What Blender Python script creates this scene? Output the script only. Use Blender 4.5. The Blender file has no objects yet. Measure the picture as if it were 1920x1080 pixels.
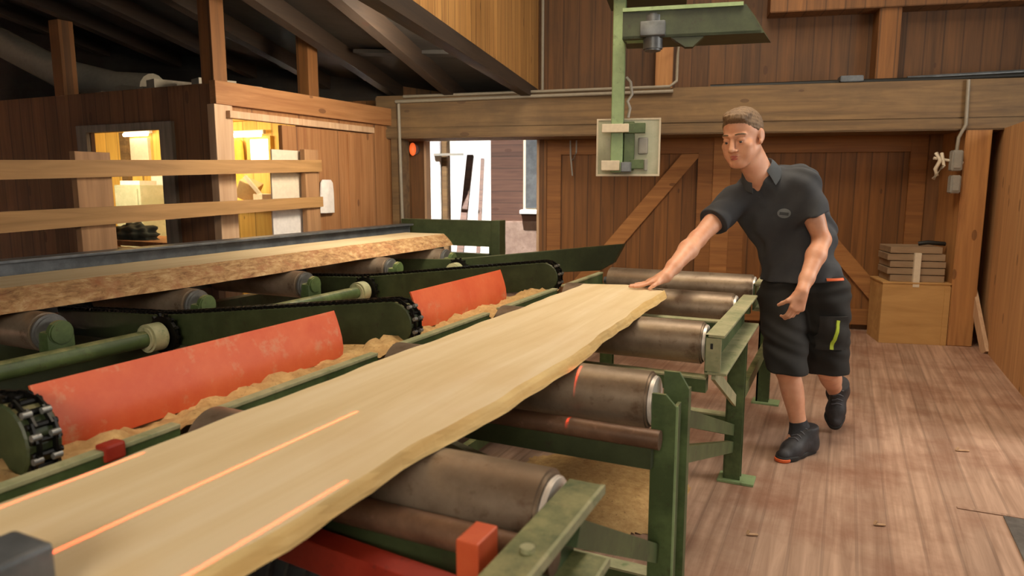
import bpy, bmesh, math, random
import numpy as np
from mathutils import Vector, Matrix
from mathutils.bvhtree import BVHTree

random.seed(7)
rng = np.random.default_rng(7)
scene = bpy.context.scene
COL = scene.collection
V = Vector

# ------------------------------------------------------------------ materials
def rgb(h):
    """sRGB hex to linear"""
    h = h.lstrip('#')
    out = []
    for i in (0, 2, 4):
        c = int(h[i:i + 2], 16) / 255
        out.append(c / 12.92 if c <= .04045 else ((c + .055) / 1.055) ** 2.4)
    return tuple(out) + (1,)

class NT:
    def __init__(self, name):
        self.m = bpy.data.materials.new(name)
        self.m.use_nodes = True
        self.t = self.m.node_tree
        self.t.nodes.clear()
        self.out = self.n('ShaderNodeOutputMaterial')
        self.b = self.n('ShaderNodeBsdfPrincipled')
        self.l(self.b.outputs[0], self.out.inputs[0])
    def n(self, kind, **kw):
        nd = self.t.nodes.new(kind)
        for k, v in kw.items():
            setattr(nd, k, v)
        return nd
    def l(self, a, b):
        self.t.links.new(a, b)
    def math(self, op, a, b=None, clamp=False):
        nd = self.n('ShaderNodeMath', operation=op, use_clamp=clamp)
        for i, v in enumerate((a, b)):
            if v is None:
                continue
            if isinstance(v, (int, float)):
                nd.inputs[i].default_value = v
            else:
                self.l(v, nd.inputs[i])
        return nd.outputs[0]
    def coord(self, rotz=0, scale=(1, 1, 1)):
        tc = self.n('ShaderNodeTexCoord')
        mp = self.n('ShaderNodeMapping')
        mp.inputs['Rotation'].default_value = (0, 0, rotz)
        self.l(tc.outputs['Object'], mp.inputs[0])
        mp2 = self.n('ShaderNodeMapping')
        mp2.inputs['Scale'].default_value = scale
        self.l(mp.outputs[0], mp2.inputs[0])
        return mp.outputs[0], mp2.outputs[0]
    def noise(self, vec, scale, detail=4, rough=.55, dist=0):
        nd = self.n('ShaderNodeTexNoise')
        nd.inputs['Scale'].default_value = scale
        nd.inputs['Detail'].default_value = detail
        nd.inputs['Roughness'].default_value = rough
        nd.inputs['Distortion'].default_value = dist
        self.l(vec, nd.inputs['Vector'])
        return nd.outputs[0]
    def ramp(self, fac, stops):
        nd = self.n('ShaderNodeValToRGB')
        el = nd.color_ramp.elements
        while len(el) < len(stops):
            el.new(.5)
        for e, (p, c) in zip(el, stops):
            e.position = p
            e.color = c if len(c) == 4 else tuple(c) + (1,)
        self.l(fac, nd.inputs[0])
        return nd.outputs[0]
    def mix(self, fac, a, b, mode='MIX'):
        nd = self.n('ShaderNodeMix', data_type='RGBA', blend_type=mode)
        for s, v in ((nd.inputs[0], fac), (nd.inputs[6], a), (nd.inputs[7], b)):
            if isinstance(v, (int, float)):
                s.default_value = v
            elif isinstance(v, tuple):
                s.default_value = v
            else:
                self.l(v, s)
        return nd.outputs[2]
    def bump(self, h, strength=.3, dist=.01):
        nd = self.n('ShaderNodeBump')
        nd.inputs['Strength'].default_value = strength
        nd.inputs['Distance'].default_value = dist
        self.l(h, nd.inputs['Height'])
        self.l(nd.outputs[0], self.b.inputs['Normal'])
    def fin(self, color, rough=.6, metal=0):
        for s, v in ((self.b.inputs['Base Color'], color), (self.b.inputs['Roughness'], rough), (self.b.inputs['Metallic'], metal)):
            if isinstance(v, (int, float, tuple)):
                s.default_value = v
            else:
                self.l(v, s)
        return self.m

WA = math.atan2(.22, .976)          # the back wall runs at this angle to the machines

def wood(name, light, dark, grain='Z', board=None, rotz=0, rough=.7, tint=.35, knots=True, freq=26, bump=.25, gdark=.45, stain=0, stain_col='#3b2a1c'):
    """sawn wood; board=(axis, width) lays it as boards side by side"""
    t = NT(name)
    ax = 'XYZ'.index(grain)
    sc = [freq, freq, freq]
    sc[ax] = 1.3
    raw, gv = t.coord(-rotz, tuple(sc))
    n1 = t.noise(gv, 1.0, 5, .6, .6)
    col = t.ramp(n1, [(.3, rgb(dark)), (.68, rgb(light))])
    h = n1
    if board:
        bx, bw = board
        sp = t.n('ShaderNodeSeparateXYZ')
        t.l(raw, sp.inputs[0])
        x = t.math('DIVIDE', sp.outputs['XYZ'.index(bx)], bw)
        fl = t.math('FLOOR', x)
        wn = t.n('ShaderNodeTexWhiteNoise', noise_dimensions='1D')
        t.l(fl, wn.inputs['W'])
        v = t.math('ADD', t.math('MULTIPLY', wn.outputs[0], tint), 1 - tint * .6)
        hs = t.n('ShaderNodeHueSaturation')
        t.l(col, hs.inputs['Color'])
        t.l(v, hs.inputs['Value'])
        col = hs.outputs[0]
        fr = t.math('FRACT', x)
        d = t.math('MULTIPLY', t.math('ABSOLUTE', t.math('SUBTRACT', fr, .5)), 2)
        groove = t.math('GREATER_THAN', d, 1 - .012 / bw)
        col = t.mix(t.math('MULTIPLY', groove, gdark), col, rgb('#1a0f07'))
        h = t.math('SUBTRACT', t.math('MULTIPLY', n1, .3), groove)
    if knots:
        s2 = [5., 5., 5.]
        s2[ax] = 2.2
        mp = t.n('ShaderNodeMapping')
        mp.inputs['Scale'].default_value = s2
        t.l(raw, mp.inputs[0])
        vo = t.n('ShaderNodeTexVoronoi')
        vo.inputs['Scale'].default_value = 1.0
        t.l(mp.outputs[0], vo.inputs['Vector'])
        k = t.math('LESS_THAN', vo.outputs['Distance'], .1)
        col = t.mix(t.math('MULTIPLY', k, .5), col, rgb('#3a1d0c'))
    if stain:
        n3 = t.noise(raw, 2.2, 6, .65)
        f = t.math('MULTIPLY', t.math('SUBTRACT', n3, .45), stain * 5, True)
        col = t.mix(t.math('MULTIPLY', f, .75), col, rgb(stain_col))
    t.bump(h, bump, .006)
    return t.fin(col, rough)

def paint(name, c1, c2, rough=.5, scale=9, lo=.42, hi=.68, metal=0, c3=None, dust=None, c3lo=.58):
    t = NT(name)
    raw, _ = t.coord()
    n1 = t.noise(raw, scale, 7, .68)
    col = t.ramp(n1, [(lo, rgb(c1)), (hi, rgb(c2))])
    if c3:
        n2 = t.noise(raw, scale * 3.3, 5, .7)
        f = t.math('MULTIPLY', t.math('SUBTRACT', n2, c3lo), 6, True)
        col = t.mix(f, col, rgb(c3))
    if dust:
        g = t.n('ShaderNodeNewGeometry')
        sp = t.n('ShaderNodeSeparateXYZ')
        t.l(g.outputs['Normal'], sp.inputs[0])
        n4 = t.noise(raw, 14, 5, .7)
        f = t.math('MULTIPLY', t.math('GREATER_THAN', sp.outputs[2], .75), t.math('MULTIPLY', t.math('SUBTRACT', n4, .3), 2.2, True))
        col = t.mix(t.math('MULTIPLY', f, .8), col, rgb(dust))       # sawdust lying on upward faces
    t.bump(n1, .12, .004)
    return t.fin(col, rough, metal)

def plain(name, c, rough=.6, metal=0, emit=None, es=1):
    t = NT(name)
    raw, _ = t.coord()
    n1 = t.noise(raw, 30, 3)
    a = rgb(c)
    col = t.ramp(n1, [(.3, tuple(x * .86 for x in a[:3]) + (1,)), (.7, a)])
    if emit:
        t.b.inputs['Emission Color'].default_value = rgb(emit)
        t.b.inputs['Emission Strength'].default_value = es
    return t.fin(col, rough, metal)

M = {}
M['wall'] = wood('wall_boards', '#84582e', '#644120', 'Z', ('X', .155), WA, tint=.35, stain=.25)
M['door'] = wood('barn_door_boards', '#875727', '#69421b', 'Z', ('X', .13), WA, tint=.3)
M['frame'] = wood('door_frame_timber', '#966331', '#784b22', 'X', None, WA, tint=.3)
M['brace'] = wood('brace_timber', '#b07a42', '#8d5b2e', 'X', None, WA)
M['beam'] = wood('old_beam_timber', '#80643f', '#5a442a', 'X', None, WA, freq=18, stain=.5, stain_col='#4a3a26')
M['post'] = wood('post_timber', '#b9854d', '#96653a', 'Z', None, WA, freq=20)
M['upper'] = wood('upper_cladding', '#694422', '#4a3015', 'Z', ('X', .15), WA, tint=.35, stain=.3)
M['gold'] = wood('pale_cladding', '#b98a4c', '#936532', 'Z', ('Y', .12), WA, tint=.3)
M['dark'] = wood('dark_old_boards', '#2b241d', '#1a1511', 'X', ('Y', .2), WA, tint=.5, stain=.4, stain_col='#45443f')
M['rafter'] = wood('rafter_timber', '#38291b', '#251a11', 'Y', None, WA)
M['booth'] = wood('booth_boards', '#7b5330', '#5c3a1f', 'Z', ('X', .16), 0, tint=.4)
M['booth_side'] = wood('booth_side_boards', '#a8774a', '#8a5a32', 'Z', ('Y', .5), 0, tint=.2)
M['booth_trim'] = wood('booth_trim_timber', '#a8774a', '#8a5a32', 'Y', None, 0)
M['booth_in'] = wood('booth_inner_boards', '#e0b75c', '#c79a44', 'Z', ('X', .2), 0, tint=.3)
M['fence'] = wood('fence_boards', '#ad8452', '#8e6a3e', 'Y', None, 0, freq=20)
M['fence_post'] = wood('fence_post_timber', '#a98058', '#8a6543', 'Z', None, 0, freq=20)
M['floor'] = wood('floor_boards', '#bd9c85', '#957661', 'Y', ('X', .115), 0, tint=.22, freq=30, rough=.6, stain=.8, stain_col='#7a4c34', bump=.3, gdark=.22, knots=False)
M['plywood'] = wood('plywood', '#c39a60', '#a87f49', 'X', None, WA, freq=9, knots=False)
M['right'] = wood('right_boards', '#cfa06c', '#b38454', 'Z', ('Y', .6), 0, tint=.2)
M['grey_wood'] = wood('weathered_frame', '#8d8272', '#6d6252', 'Z', None, 0)
M['trimlight'] = wood('pale_trim', '#c9a887', '#ad8a68', 'Z', None, 0)
M['stackwood'] = wood('stacked_wood', '#9c8468', '#7d664c', 'X', None, WA, freq=14)

def plank_mat():
    t = NT('fresh_sawn_oak')
    raw, gv = t.coord(0, (16, 1.1, 16))
    n1 = t.noise(gv, 1, 6, .55, .8)
    col = t.ramp(n1, [(.3, rgb('#ceb68a')), (.55, rgb('#d8c39b')), (.75, rgb('#dfcdac'))])
    n2 = t.noise(raw, 3.0, 4)
    col = t.mix(t.math('MULTIPLY', t.math('SUBTRACT', n2, .5), 1.6, True), col, rgb('#c8a878'))
    t.bump(n1, .05, .002)
    return t.fin(col, .75)
M['plank'] = plank_mat()

def bark_mat():
    t = NT('bark_edge')
    raw, _ = t.coord()
    _, gv = t.coord(0, (60, 14, 9))
    n1 = t.noise(gv, 1, 6, .7, .4)
    n2 = t.noise(raw, 9, 5, .7)
    col = t.ramp(n1, [(.3, rgb('#6e4a2f')), (.5, rgb('#a88255')), (.72, rgb('#cbae82'))])
    col = t.mix(t.math('MULTIPLY', t.math('SUBTRACT', n2, .5), 5, True), col, rgb('#96623f'))
    t.bump(n1, .6, .012)
    return t.fin(col, .85)
M['bark'] = bark_mat()

M['green'] = paint('green_machine_paint', '#3b4c28', '#56693e', .5, 7, c3='#3a3320', dust='#a39a6a')
M['green_dark'] = paint('dark_green_machine_paint', '#2b341b', '#3d472a', .5, 7, c3='#2a2417', dust='#8f8258')
M['green_light'] = paint('pale_green_paint', '#7c9366', '#90a678', .5, 6, c3='#62704a')
M['dusty'] = paint('dusty_green_flange', '#858a66', '#b5ad88', .6, 7, .38, .7, c3='#5c7346')
M['orange'] = paint('orange_plate_paint', '#c4502a', '#d06339', .5, 3.2, .4, .62, c3='#c68a66', c3lo=.56)
M['red'] = paint('red_bar_paint', '#84200f', '#9c301d', .5, 8, c3='#5a1c10')
M['roller'] = paint('worn_steel_roller', '#7e6d5b', '#a39380', .4, 4, metal=.55, c3='#5e432c')
M['cap'] = paint('bright_bearing_steel', '#d8d0c6', '#efe9e2', .35, 12, metal=.4)
M['pipe'] = paint('rusty_brown_pipe', '#5d4534', '#7e5f49', .45, 10, c3='#8a6a58', metal=.3)
M['chain'] = plain('black_oily_chain', '#1b1a18', .35, .7)
M['steel'] = paint('grey_steel_plate', '#6a6a68', '#8a8a86', .4, 8, metal=.5)
M['darksteel'] = paint('dark_grey_steel', '#55595c', '#6f7376', .4, 8, metal=.3)
M['grey'] = plain('grey_plastic', '#9a968c', .5)
M['conduit'] = plain('grey_conduit', '#8e8574', .5)
M['white'] = plain('white_sheet', '#ddd6cf', .8)
M['cream'] = plain('cream_panel', '#d9cbb2', .7)
M['black'] = plain('black_rubber', '#15140f', .6)
M['sawdust'] = paint('sawdust', '#a57f4d', '#cfac74', .95, 26, .3, .72, c3='#5a4025')
M['tube'] = plain('lit_lamp_tube', '#ffffff', .4, 0, '#fff0c8', 9)
M['signal'] = plain('lit_signal_lamp', '#e8703a', .4, 0, '#ff6a30', .7)
M['duct'] = plain('dusty_duct', '#aaa08c', .7)
M['glassin'] = plain('white_window_light', '#ffffff', .5, 0, '#fff7e6', 2.2)
M['ext_white'] = plain('white_outside_wall', '#ffffff', .9)
M['ext_ground'] = plain('pale_concrete', '#d8d2c8', .9)
M['ext_siding'] = wood('outside_siding', '#5c3f31', '#432b21', 'X', ('Z', .14), WA, tint=.4)
M['plaster'] = paint('stained_plaster', '#7a6458', '#947f72', .9, 6, c3='#6d5648')
M['panel_grey'] = paint('pale_green_grey_box', '#a3a48a', '#b5b49c', .45, 8, c3='#8d9277')
M['ply_tan'] = plain('tan_card', '#c9ab78', .8)
M['yellow'] = plain('yellow_panel', '#e3b23c', .7)
M['foliage'] = plain('dark_heap', '#33352a', .9)

# ------------------------------------------------------------------ mesh tools
class MB:
    def __init__(self):
        self.bm = bmesh.new()
    def box(self, lo, hi, rotz=0, pivot=None, bev=0):
        """axis aligned box between two corners, turned by rotz about pivot"""
        c = [(a + b) / 2 for a, b in zip(lo, hi)]
        s = [abs(b - a) for a, b in zip(lo, hi)]
        g = bmesh.ops.create_cube(self.bm, size=1)
        m = Matrix.Translation(c) @ Matrix.Diagonal((*s, 1))
        if rotz:
            p = V(pivot or c)
            m = Matrix.Translation(p) @ Matrix.Rotation(rotz, 4, 'Z') @ Matrix.Translation(-p) @ m
        bmesh.ops.transform(self.bm, matrix=m, verts=g['verts'])
        if bev:
            es = list({e for v in g['verts'] for e in v.link_edges})
            bmesh.ops.bevel(self.bm, geom=es, offset=bev, segments=2, affect='EDGES', profile=.6)
        return self
    def beam(self, a, b, w, h, up=(0, 0, 1), bev=0):
        """square bar from a to b, w across and h along up"""
        a, b = V(a), V(b)
        d = (b - a)
        L = d.length
        d.normalize()
        u = V(up)
        s = d.cross(u).normalized()
        u = s.cross(d).normalized()
        g = bmesh.ops.create_cube(self.bm, size=1)
        R = Matrix((d, s, u)).transposed().to_4x4()
        m = Matrix.Translation((a + b) / 2) @ R @ Matrix.Diagonal((L, w, h, 1))
        bmesh.ops.transform(self.bm, matrix=m, verts=g['verts'])
        if bev:
            es = list({e for v in g['verts'] for e in v.link_edges})
            bmesh.ops.bevel(self.bm, geom=es, offset=bev, segments=2, affect='EDGES', profile=.6)
        return self
    def cyl(self, a, b, r, r2=None, seg=24, bev=0):
        a, b = V(a), V(b)
        d = b - a
        g = bmesh.ops.create_cone(self.bm, cap_ends=True, segments=seg, radius1=r, radius2=r if r2 is None else r2, depth=d.length)
        q = V((0, 0, 1)).rotation_difference(d.normalized()).to_matrix().to_4x4()
        bmesh.ops.transform(self.bm, matrix=Matrix.Translation((a + b) / 2) @ q, verts=g['verts'])
        if bev:
            es = [e for e in {e for v in g['verts'] for e in v.link_edges} if any(len(f.verts) > 4 for f in e.link_faces)]
            bmesh.ops.bevel(self.bm, geom=es, offset=bev, segments=2, affect='EDGES')
        return self
    def prism(self, pts, vec):
        """polygon pts swept along vec"""
        vs = [self.bm.verts.new(p) for p in pts]
        f = self.bm.faces.new(vs)
        r = bmesh.ops.extrude_face_region(self.bm, geom=[f])
        nv = [v for v in r['geom'] if isinstance(v, bmesh.types.BMVert)]
        bmesh.ops.translate(self.bm, verts=nv, vec=vec)
        bmesh.ops.recalc_face_normals(self.bm, faces=self.bm.faces[:])
        return self
    def tube(self, pts, r, seg=8):
        pts = [V(p) for p in pts]
        rings = []
        for i, p in enumerate(pts):
            d = (pts[min(i + 1, len(pts) - 1)] - pts[max(i - 1, 0)]).normalized()
            u = V((0, 0, 1)) if abs(d.z) < .9 else V((1, 0, 0))
            s = d.cross(u).normalized()
            u = s.cross(d)
            rings.append([self.bm.verts.new(p + s * math.cos(k * 2 * math.pi / seg) * r + u * math.sin(k * 2 * math.pi / seg) * r) for k in range(seg)])
        for a, b in zip(rings, rings[1:]):
            for k in range(seg):
                self.bm.faces.new((a[k], a[(k + 1) % seg], b[(k + 1) % seg], b[k]))
        self.bm.faces.new(rings[0][::-1])
        self.bm.faces.new(rings[-1])
        return self
    def loft(self, rings, close=True, cap=True):
        vr = [[self.bm.verts.new(p) for p in r] for r in rings]
        n = len(vr[0])
        for a, b in zip(vr, vr[1:]):
            for k in range(n if close else n - 1):
                self.bm.faces.new((a[k], a[(k + 1) % n], b[(k + 1) % n], b[k]))
        if cap and close:
            self.bm.faces.new(vr[0][::-1])
            self.bm.faces.new(vr[-1])
        bmesh.ops.recalc_face_normals(self.bm, faces=self.bm.faces[:])
        return self

def world_loc(o):
    l = V((0, 0, 0))
    while o is not None:
        l += o.location
        o = o.parent
    return l

def obj(name, mb, mat, parent=None, loc=None, smooth=None):
    """link a mesh whose vertices are given in world coordinates"""
    bm = mb.bm if isinstance(mb, MB) else mb
    base = V((0, 0, 0))
    if parent is None:
        if loc is None:
            xs = [v.co for v in bm.verts]
            loc = ((min(v.x for v in xs) + max(v.x for v in xs)) / 2, (min(v.y for v in xs) + max(v.y for v in xs)) / 2, min(v.z for v in xs))
        base = V(loc)
    else:
        base = world_loc(parent)
    bmesh.ops.translate(bm, verts=bm.verts[:], vec=-base)
    me = bpy.data.meshes.new(name)
    bm.to_mesh(me)
    bm.free()
    me.materials.append(M[mat] if isinstance(mat, str) else mat)
    o = bpy.data.objects.new(name, me)
    COL.objects.link(o)
    if parent is None:
        o.location = base
    else:
        o.parent = parent
    if smooth is not None:
        for p in me.polygons:
            p.use_smooth = True
        if smooth < 180:
            me.set_sharp_from_angle(angle=math.radians(smooth))
    return o

def tag(o, label, cat, group=None, kind=None):
    if label:
        o['label'] = label
    o['category'] = cat
    if group:
        o['group'] = group
    if kind:
        o['kind'] = kind
    return o

def thing(name, loc, label, cat, group=None, kind=None):
    o = bpy.data.objects.new(name, None)
    o.empty_display_size = .1
    COL.objects.link(o)
    o.location = loc
    return tag(o, label, cat, group, kind)

def struct(name, mb, mat, label, cat='wall', parent=None, smooth=None):
    o = obj(name, mb, mat, parent, (0, 0, 0) if parent is None else None, smooth)
    if parent is None:
        tag(o, label, cat, None, 'structure')
    return o

def copy_tree(o, parent=None):
    c = o.copy()
    COL.objects.link(c)
    if parent is not None:
        c.parent = parent
    for ch in list(o.children):
        copy_tree(ch, c)
    return c

# the back wall's own frame: u along it (to the right), v towards the machines, z up
P1 = V((.935, 6.82, 0))
WD = V((.976, .22, 0)).normalized()
WN = V((.22, -.976, 0)).normalized()
def wp(u, v, z):
    return P1 + WD * u + WN * v + V((0, 0, z))
def wbox(mb, u0, u1, v0, v1, z0, z1, bev=0):
    g = bmesh.ops.create_cube(mb.bm, size=1)
    R = Matrix((WD, -WN, V((0, 0, 1)))).transposed().to_4x4()
    m = Matrix.Translation(wp((u0 + u1) / 2, (v0 + v1) / 2, (z0 + z1) / 2)) @ R @ Matrix.Diagonal((abs(u1 - u0), abs(v1 - v0), abs(z1 - z0), 1))
    bmesh.ops.transform(mb.bm, matrix=m, verts=g['verts'])
    if bev:
        es = list({e for v in g['verts'] for e in v.link_edges})
        bmesh.ops.bevel(mb.bm, geom=es, offset=bev, segments=2, affect='EDGES')
    return mb
def wpoly(mb, pts, v0, v1):
    """polygon in (u, z) swept from v0 to v1"""
    mb.prism([wp(u, v0, z) for u, z in pts], WN * (v1 - v0))
    return mb
# ------------------------------------------------------------------ the building
struct('floor', MB().box((-10, -3, -.12), (1.9, 8.4, 0)), 'floor', 'worn wooden plank floor of the sawmill', 'floor')
m = MB().box((.66, 2.2, .0), (1.3, 3.31, .006), bev=.002)
tag(obj('steel_floor_plate', m, 'steel'), 'grey steel plate let into the plank floor at the right', 'floor plate')
m = MB().box((.5, 3.32, 0), (1.09, 3.34, .005), rotz=.02, bev=.002)
tag(obj('floor_strip', m, 'floor'), 'thin wooden strip across the floor beside the grey steel plate', 'floor strip')

# back wall (recessed half a metre behind the header beam)
m = MB()
wbox(m, -5.45, -4.88, -.56, -.5, 0, 2.06)
wbox(m, -12, -4.88, -.56, -.5, 2.06, 2.2)
wbox(m, -4.88, -3.689, -.56, -.5, 1.82, 2.2)
wbox(m, -3.689, -3.62, -.56, -.5, 0, 2.2)
wbox(m, -3.62, 1.6, -.66, -.6, 0, 2.2)
wbox(m, -.2, 1.6, -.6, -.5, 0, 2.2)
struct('wall_back', m, 'wall', 'brown boarded back wall of the sawmill with the open doorway')
struct('wall_back_left', wbox(MB(), -12, -5.25, -.56, -.5, 2.2, 4.4), 'dark', 'back wall behind the booth roof, boards coloured dark for shadow')  # left part of the upper back wall, its shade put in as darker boards
m = wbox(MB(), -5.25, 1.6, -.56, -.5, 2.2, 4.4)
struct('wall_back_upper', m, 'upper', 'dark brown boarded wall above the header beam')
# left reveal posts of the doorway
def post(name, u0, u1, v0, v1, z0, z1, mat, label, kind='structure', cat='post'):
    return struct(name, wbox(MB(), u0, u1, v0, v1, z0, z1, bev=.006), mat, label, cat)
m = MB()
wbox(m, -5.2, 1.3, -.5, 0, 1.87, 2.18, bev=.012)
wbox(m, -5.2, 1.3, -.5, .012, 1.78, 1.872, bev=.01)
struct('trim_1', m, 'beam', 'massive old header beam running along the back wall', 'beam')
post('trim_2', -.1, .09, -.5, 0, 0, 1.79, 'post', 'pale timber post under the header beam at the right')
post('trim_3', -5.06, -4.98, -.3, -.02, 0, 1.79, 'beam', 'dark slim post left of the open doorway')
post('trim_4', -.735, -.56, -.5, -.3, 2.18, 2.85, 'door', 'short upright post on the header beam at the right')
post('trim_5', -2.586, -2.43, -.5, -.36, 2.18, 3.3, 'post', 'upright post on the header beam behind the hanging control box')
post('trim_6', -1.62, 1.3, -.5, -.26, 2.82, 3.1, 'wall', 'upper horizontal timber above the header beam', cat='beam')

# white edging of the open doorway
m = MB()
wbox(m, -4.885, -4.862, -.6, -.47, 0, 1.82)
wbox(m, -3.712, -3.689, -.6, -.47, 0, 1.82)
wbox(m, -4.885, -3.689, -.6, -.47, 1.79, 1.82)
struct('trim_7', m, 'trimlight', 'pale edging around the open doorway', 'door frame')

# the two leaves of the barn door
def barn_leaf(name, label, u0, u1, flip):
    r = thing(name, wp((u0 + u1) / 2, -.55, 0), label, 'door', None, 'structure')
    obj('door_panel', wbox(MB(), u0, u1, -.6, -.56, .05, 1.79), 'door', r)
    for a, b in ((u0, u0 + .14), (u1 - .14, u1)):
        obj('stile', wbox(MB(), a, b, -.56, -.525, .05, 1.79, bev=.004), 'frame', r)
    for a, b in ((.05, .2), (1.635, 1.79)):
        obj('rail', wbox(MB(), u0 + .14, u1 - .14, -.56, -.525, a, b, bev=.004), 'frame', r)
    w = .115
    ua, ub = (u1 - .2, u0 + .22) if not flip else (u0 + .2, u1 - .22)
    s = 1 if not flip else -1
    pts = [(ua - .09, 1.632), (ua + .09, 1.632), (ub + .09, .205), (ub - .09, .205)]
    m = MB()
    wpoly(m, pts, -.558, -.528)
    obj('brace', m, 'brace', r)
    return r
d1 = barn_leaf('door_1', 'left leaf of the brown barn door with diagonal brace', -3.62, -2.03, False)
d2 = barn_leaf('door_2', 'right leaf of the brown barn door behind the person', -1.87, -.2, True)
struct('trim_8', wbox(MB(), -2.03, -1.87, -.6, -.515, .03, 1.79, bev=.004), 'brace', 'lighter middle post between the two barn door leaves', 'post')
m = MB()
m.tube([wp(-3.386, -.5, 1.77), wp(-3.38, -.49, 1.62), wp(-3.36, -.49, 1.43)], .008)
m.tube([wp(-3.325, -.5, 1.77), wp(-3.325, -.49, 1.65), wp(-3.36, -.49, 1.58)], .008)
tag(obj('door_hook', m, 'grey', smooth=60), 'pale wire hook hanging on the left barn door leaf', 'hook')

# right side
struct('wall_right', MB().box((1.1, 4.4, 0), (1.15, 7.4, 1.79)), 'right', 'boarded partition on the right side')
m = MB().prism([(1.04, 6.52, 0), (1.1, 6.52, 0), (1.1, 6.9, .62), (1.04, 6.9, .62)], (0, .03, 0))
m = MB()
m.beam((1.085, 6.62, .0), (.985, 6.98, .56), .03, .09)
tag(obj('leaning_lath', m, 'trimlight'), 'narrow lath leaning between post and right partition', 'lath')

# hall cladding above the left bay, and the roofs
m = MB()
m.prism([wp(-3.705, -.5, 2.2), wp(-3.705, 13, 2.2), wp(-3.705, 13, 4.4), wp(-3.705, -.5, 4.4)], WD * -.05)
struct('wall_left_upper', m, 'gold', 'golden lit vertical cladding above the left bay')
m = MB()
m.beam(wp(-3.72, -.3, 2.19), wp(-3.72, 13, 2.19), .09, .1)
struct('trim_9', m, 'rafter', 'dark beam along the lower edge of the golden cladding', 'beam')
def slope(v, u=-4):
    return 2.3 + .13 * v + .16 * max(0, -4.5 - u)
m = MB()
for ua, ub in ((-10.5, -4.5), (-4.5, -3.75)):
    m.loft([[wp(q, -.6, slope(-.6, q)), wp(q, 13, slope(13, q)), wp(q, 13, slope(13, q) + .06), wp(q, -.6, slope(-.6, q) + .06)] for q in (ua, ub)])
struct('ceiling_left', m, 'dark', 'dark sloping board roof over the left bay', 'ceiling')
for i, u in enumerate((-4.45, -5.15, -5.95, -6.8, -7.7, -8.6)):
    m = MB().beam(wp(u, -.5, slope(-.5, u) - .07), wp(u, 12.8, slope(12.8, u) - .07), .09, .14)
    struct('trim_%d' % (10 + i), m, 'rafter', ('first', 'second', 'third', 'fourth', 'fifth', 'sixth')[i] + ' dark rafter left of the golden cladding', 'rafter')
for i, v in enumerate((.8, 2.1, 3.3)):
    m = MB().beam(wp(-5.0, v, slope(v) + .03), wp(-3.8, v, slope(v) - .03), .16, .03)
    struct('trim_%d' % (16 + i), m, 'dark', ('loose board across the rafters near the back wall', 'loose board across the middle of the rafters', 'loose board across the near end of the rafters')[i], 'board')
struct('ceiling_hall', MB().prism([wp(-3.75, -.6, 4.4), wp(3.4, -.6, 4.4), wp(3.4, 13, 4.4), wp(-3.75, 13, 4.4)], (0, 0, .08)), 'upper', 'boarded hall ceiling high above the machines', 'ceiling')
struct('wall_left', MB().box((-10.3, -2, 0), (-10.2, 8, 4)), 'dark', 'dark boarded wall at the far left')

# conduits
def conduit(name, pts, r, label, mat='conduit'):
    return tag(obj(name, MB().tube(pts, r, 10), mat, smooth=60), label, 'conduit')
conduit('conduit', [wp(-4.98, .03, 2.12), wp(-3.7, .03, 2.135), wp(-2.42, .03, 2.145)], .016, 'lower grey conduit running along the header beam')
conduit('conduit', [wp(-4.9, .03, 2.165), wp(-3.7, .03, 2.175), wp(-2.45, .03, 2.185), wp(-2.395, .03, 2.23), wp(-2.39, -.3, 2.5), wp(-2.385, -.42, 2.62), wp(-2.38, -.42, 3.3)], .013, 'upper grey conduit turning up the wall behind the hanging control box')
conduit('conduit', [wp(-3.66, -.46, 2.2), wp(-3.66, -.46, 3.4)], .016, 'vertical conduit in the corner beside the golden cladding')
conduit('conduit', [wp(-4.95, .03, 2.1), wp(-4.94, .03, 1.2), wp(-4.93, .03, .5)], .016, 'vertical conduit on the dark post left of the doorway')
conduit('conduit', [wp(-.13, .03, 2.17), wp(-.12, .03, 1.82), wp(-.16, .02, 1.72), wp(-.165, .02, 1.62)], .014, 'bent conduit on the right post down to the switch box')
m = MB()
m.tube([wp(-2.1, -.2, 2.2), wp(-1.2, -.18, 2.205), wp(-.3, -.2, 2.21), wp(.5, -.15, 2.22), wp(1.2, -.16, 2.23)], .022, 10)
tag(obj('cable', m, 'black', smooth=60), 'thick black cable lying along the top of the header beam', 'cable')
conduit('cable', [wp(-.5, -.24, 2.23), wp(.3, -.2, 2.25), wp(1.2, -.2, 2.28)], .018, 'second dark cable lying on the beam at the far right', 'darksteel')['category'] = 'cable'
m = wbox(MB(), -1.05, -.87, -.22, -.1, 2.2, 2.25, bev=.006)
tag(obj('cable_connector', m, 'darksteel'), 'dark cable connector on top of the header beam', 'connector')

# switch boxes on the right post
def switch_box(u0, u1, z0, z1, label, mat='grey', v1=.06):
    r = thing('switch_box', wp((u0 + u1) / 2, 0, z0), label, 'switch box', 'switch boxes on the right post')
    obj('housing', wbox(MB(), u0, u1, -.02, v1, z0, z1, bev=.008), mat, r, smooth=40)
    obj('cover', wbox(MB(), u0 + .012, u1 - .012, v1, v1 + .008, z0 + .02, z1 - .02, bev=.003), mat, r, smooth=40)
    return r
switch_box(-.205, -.125, 1.455, 1.62, 'upper grey switch box on the post at the right')
switch_box(-.2, -.125, 1.275, 1.42, 'lower grey switch box on the post at the right')
m = MB()
m.tube([wp(-.3, -.02, 1.6), wp(-.28, .02, 1.54), wp(-.31, .02, 1.47), wp(-.29, .0, 1.42)], .016)
m.tube([wp(-.26, -.02, 1.6), wp(-.25, .02, 1.5), wp(-.32, .02, 1.39)], .014)
m.tube([wp(-.1, -.01, 1.52), wp(-.32, -.01, 1.56)], .012)
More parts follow.
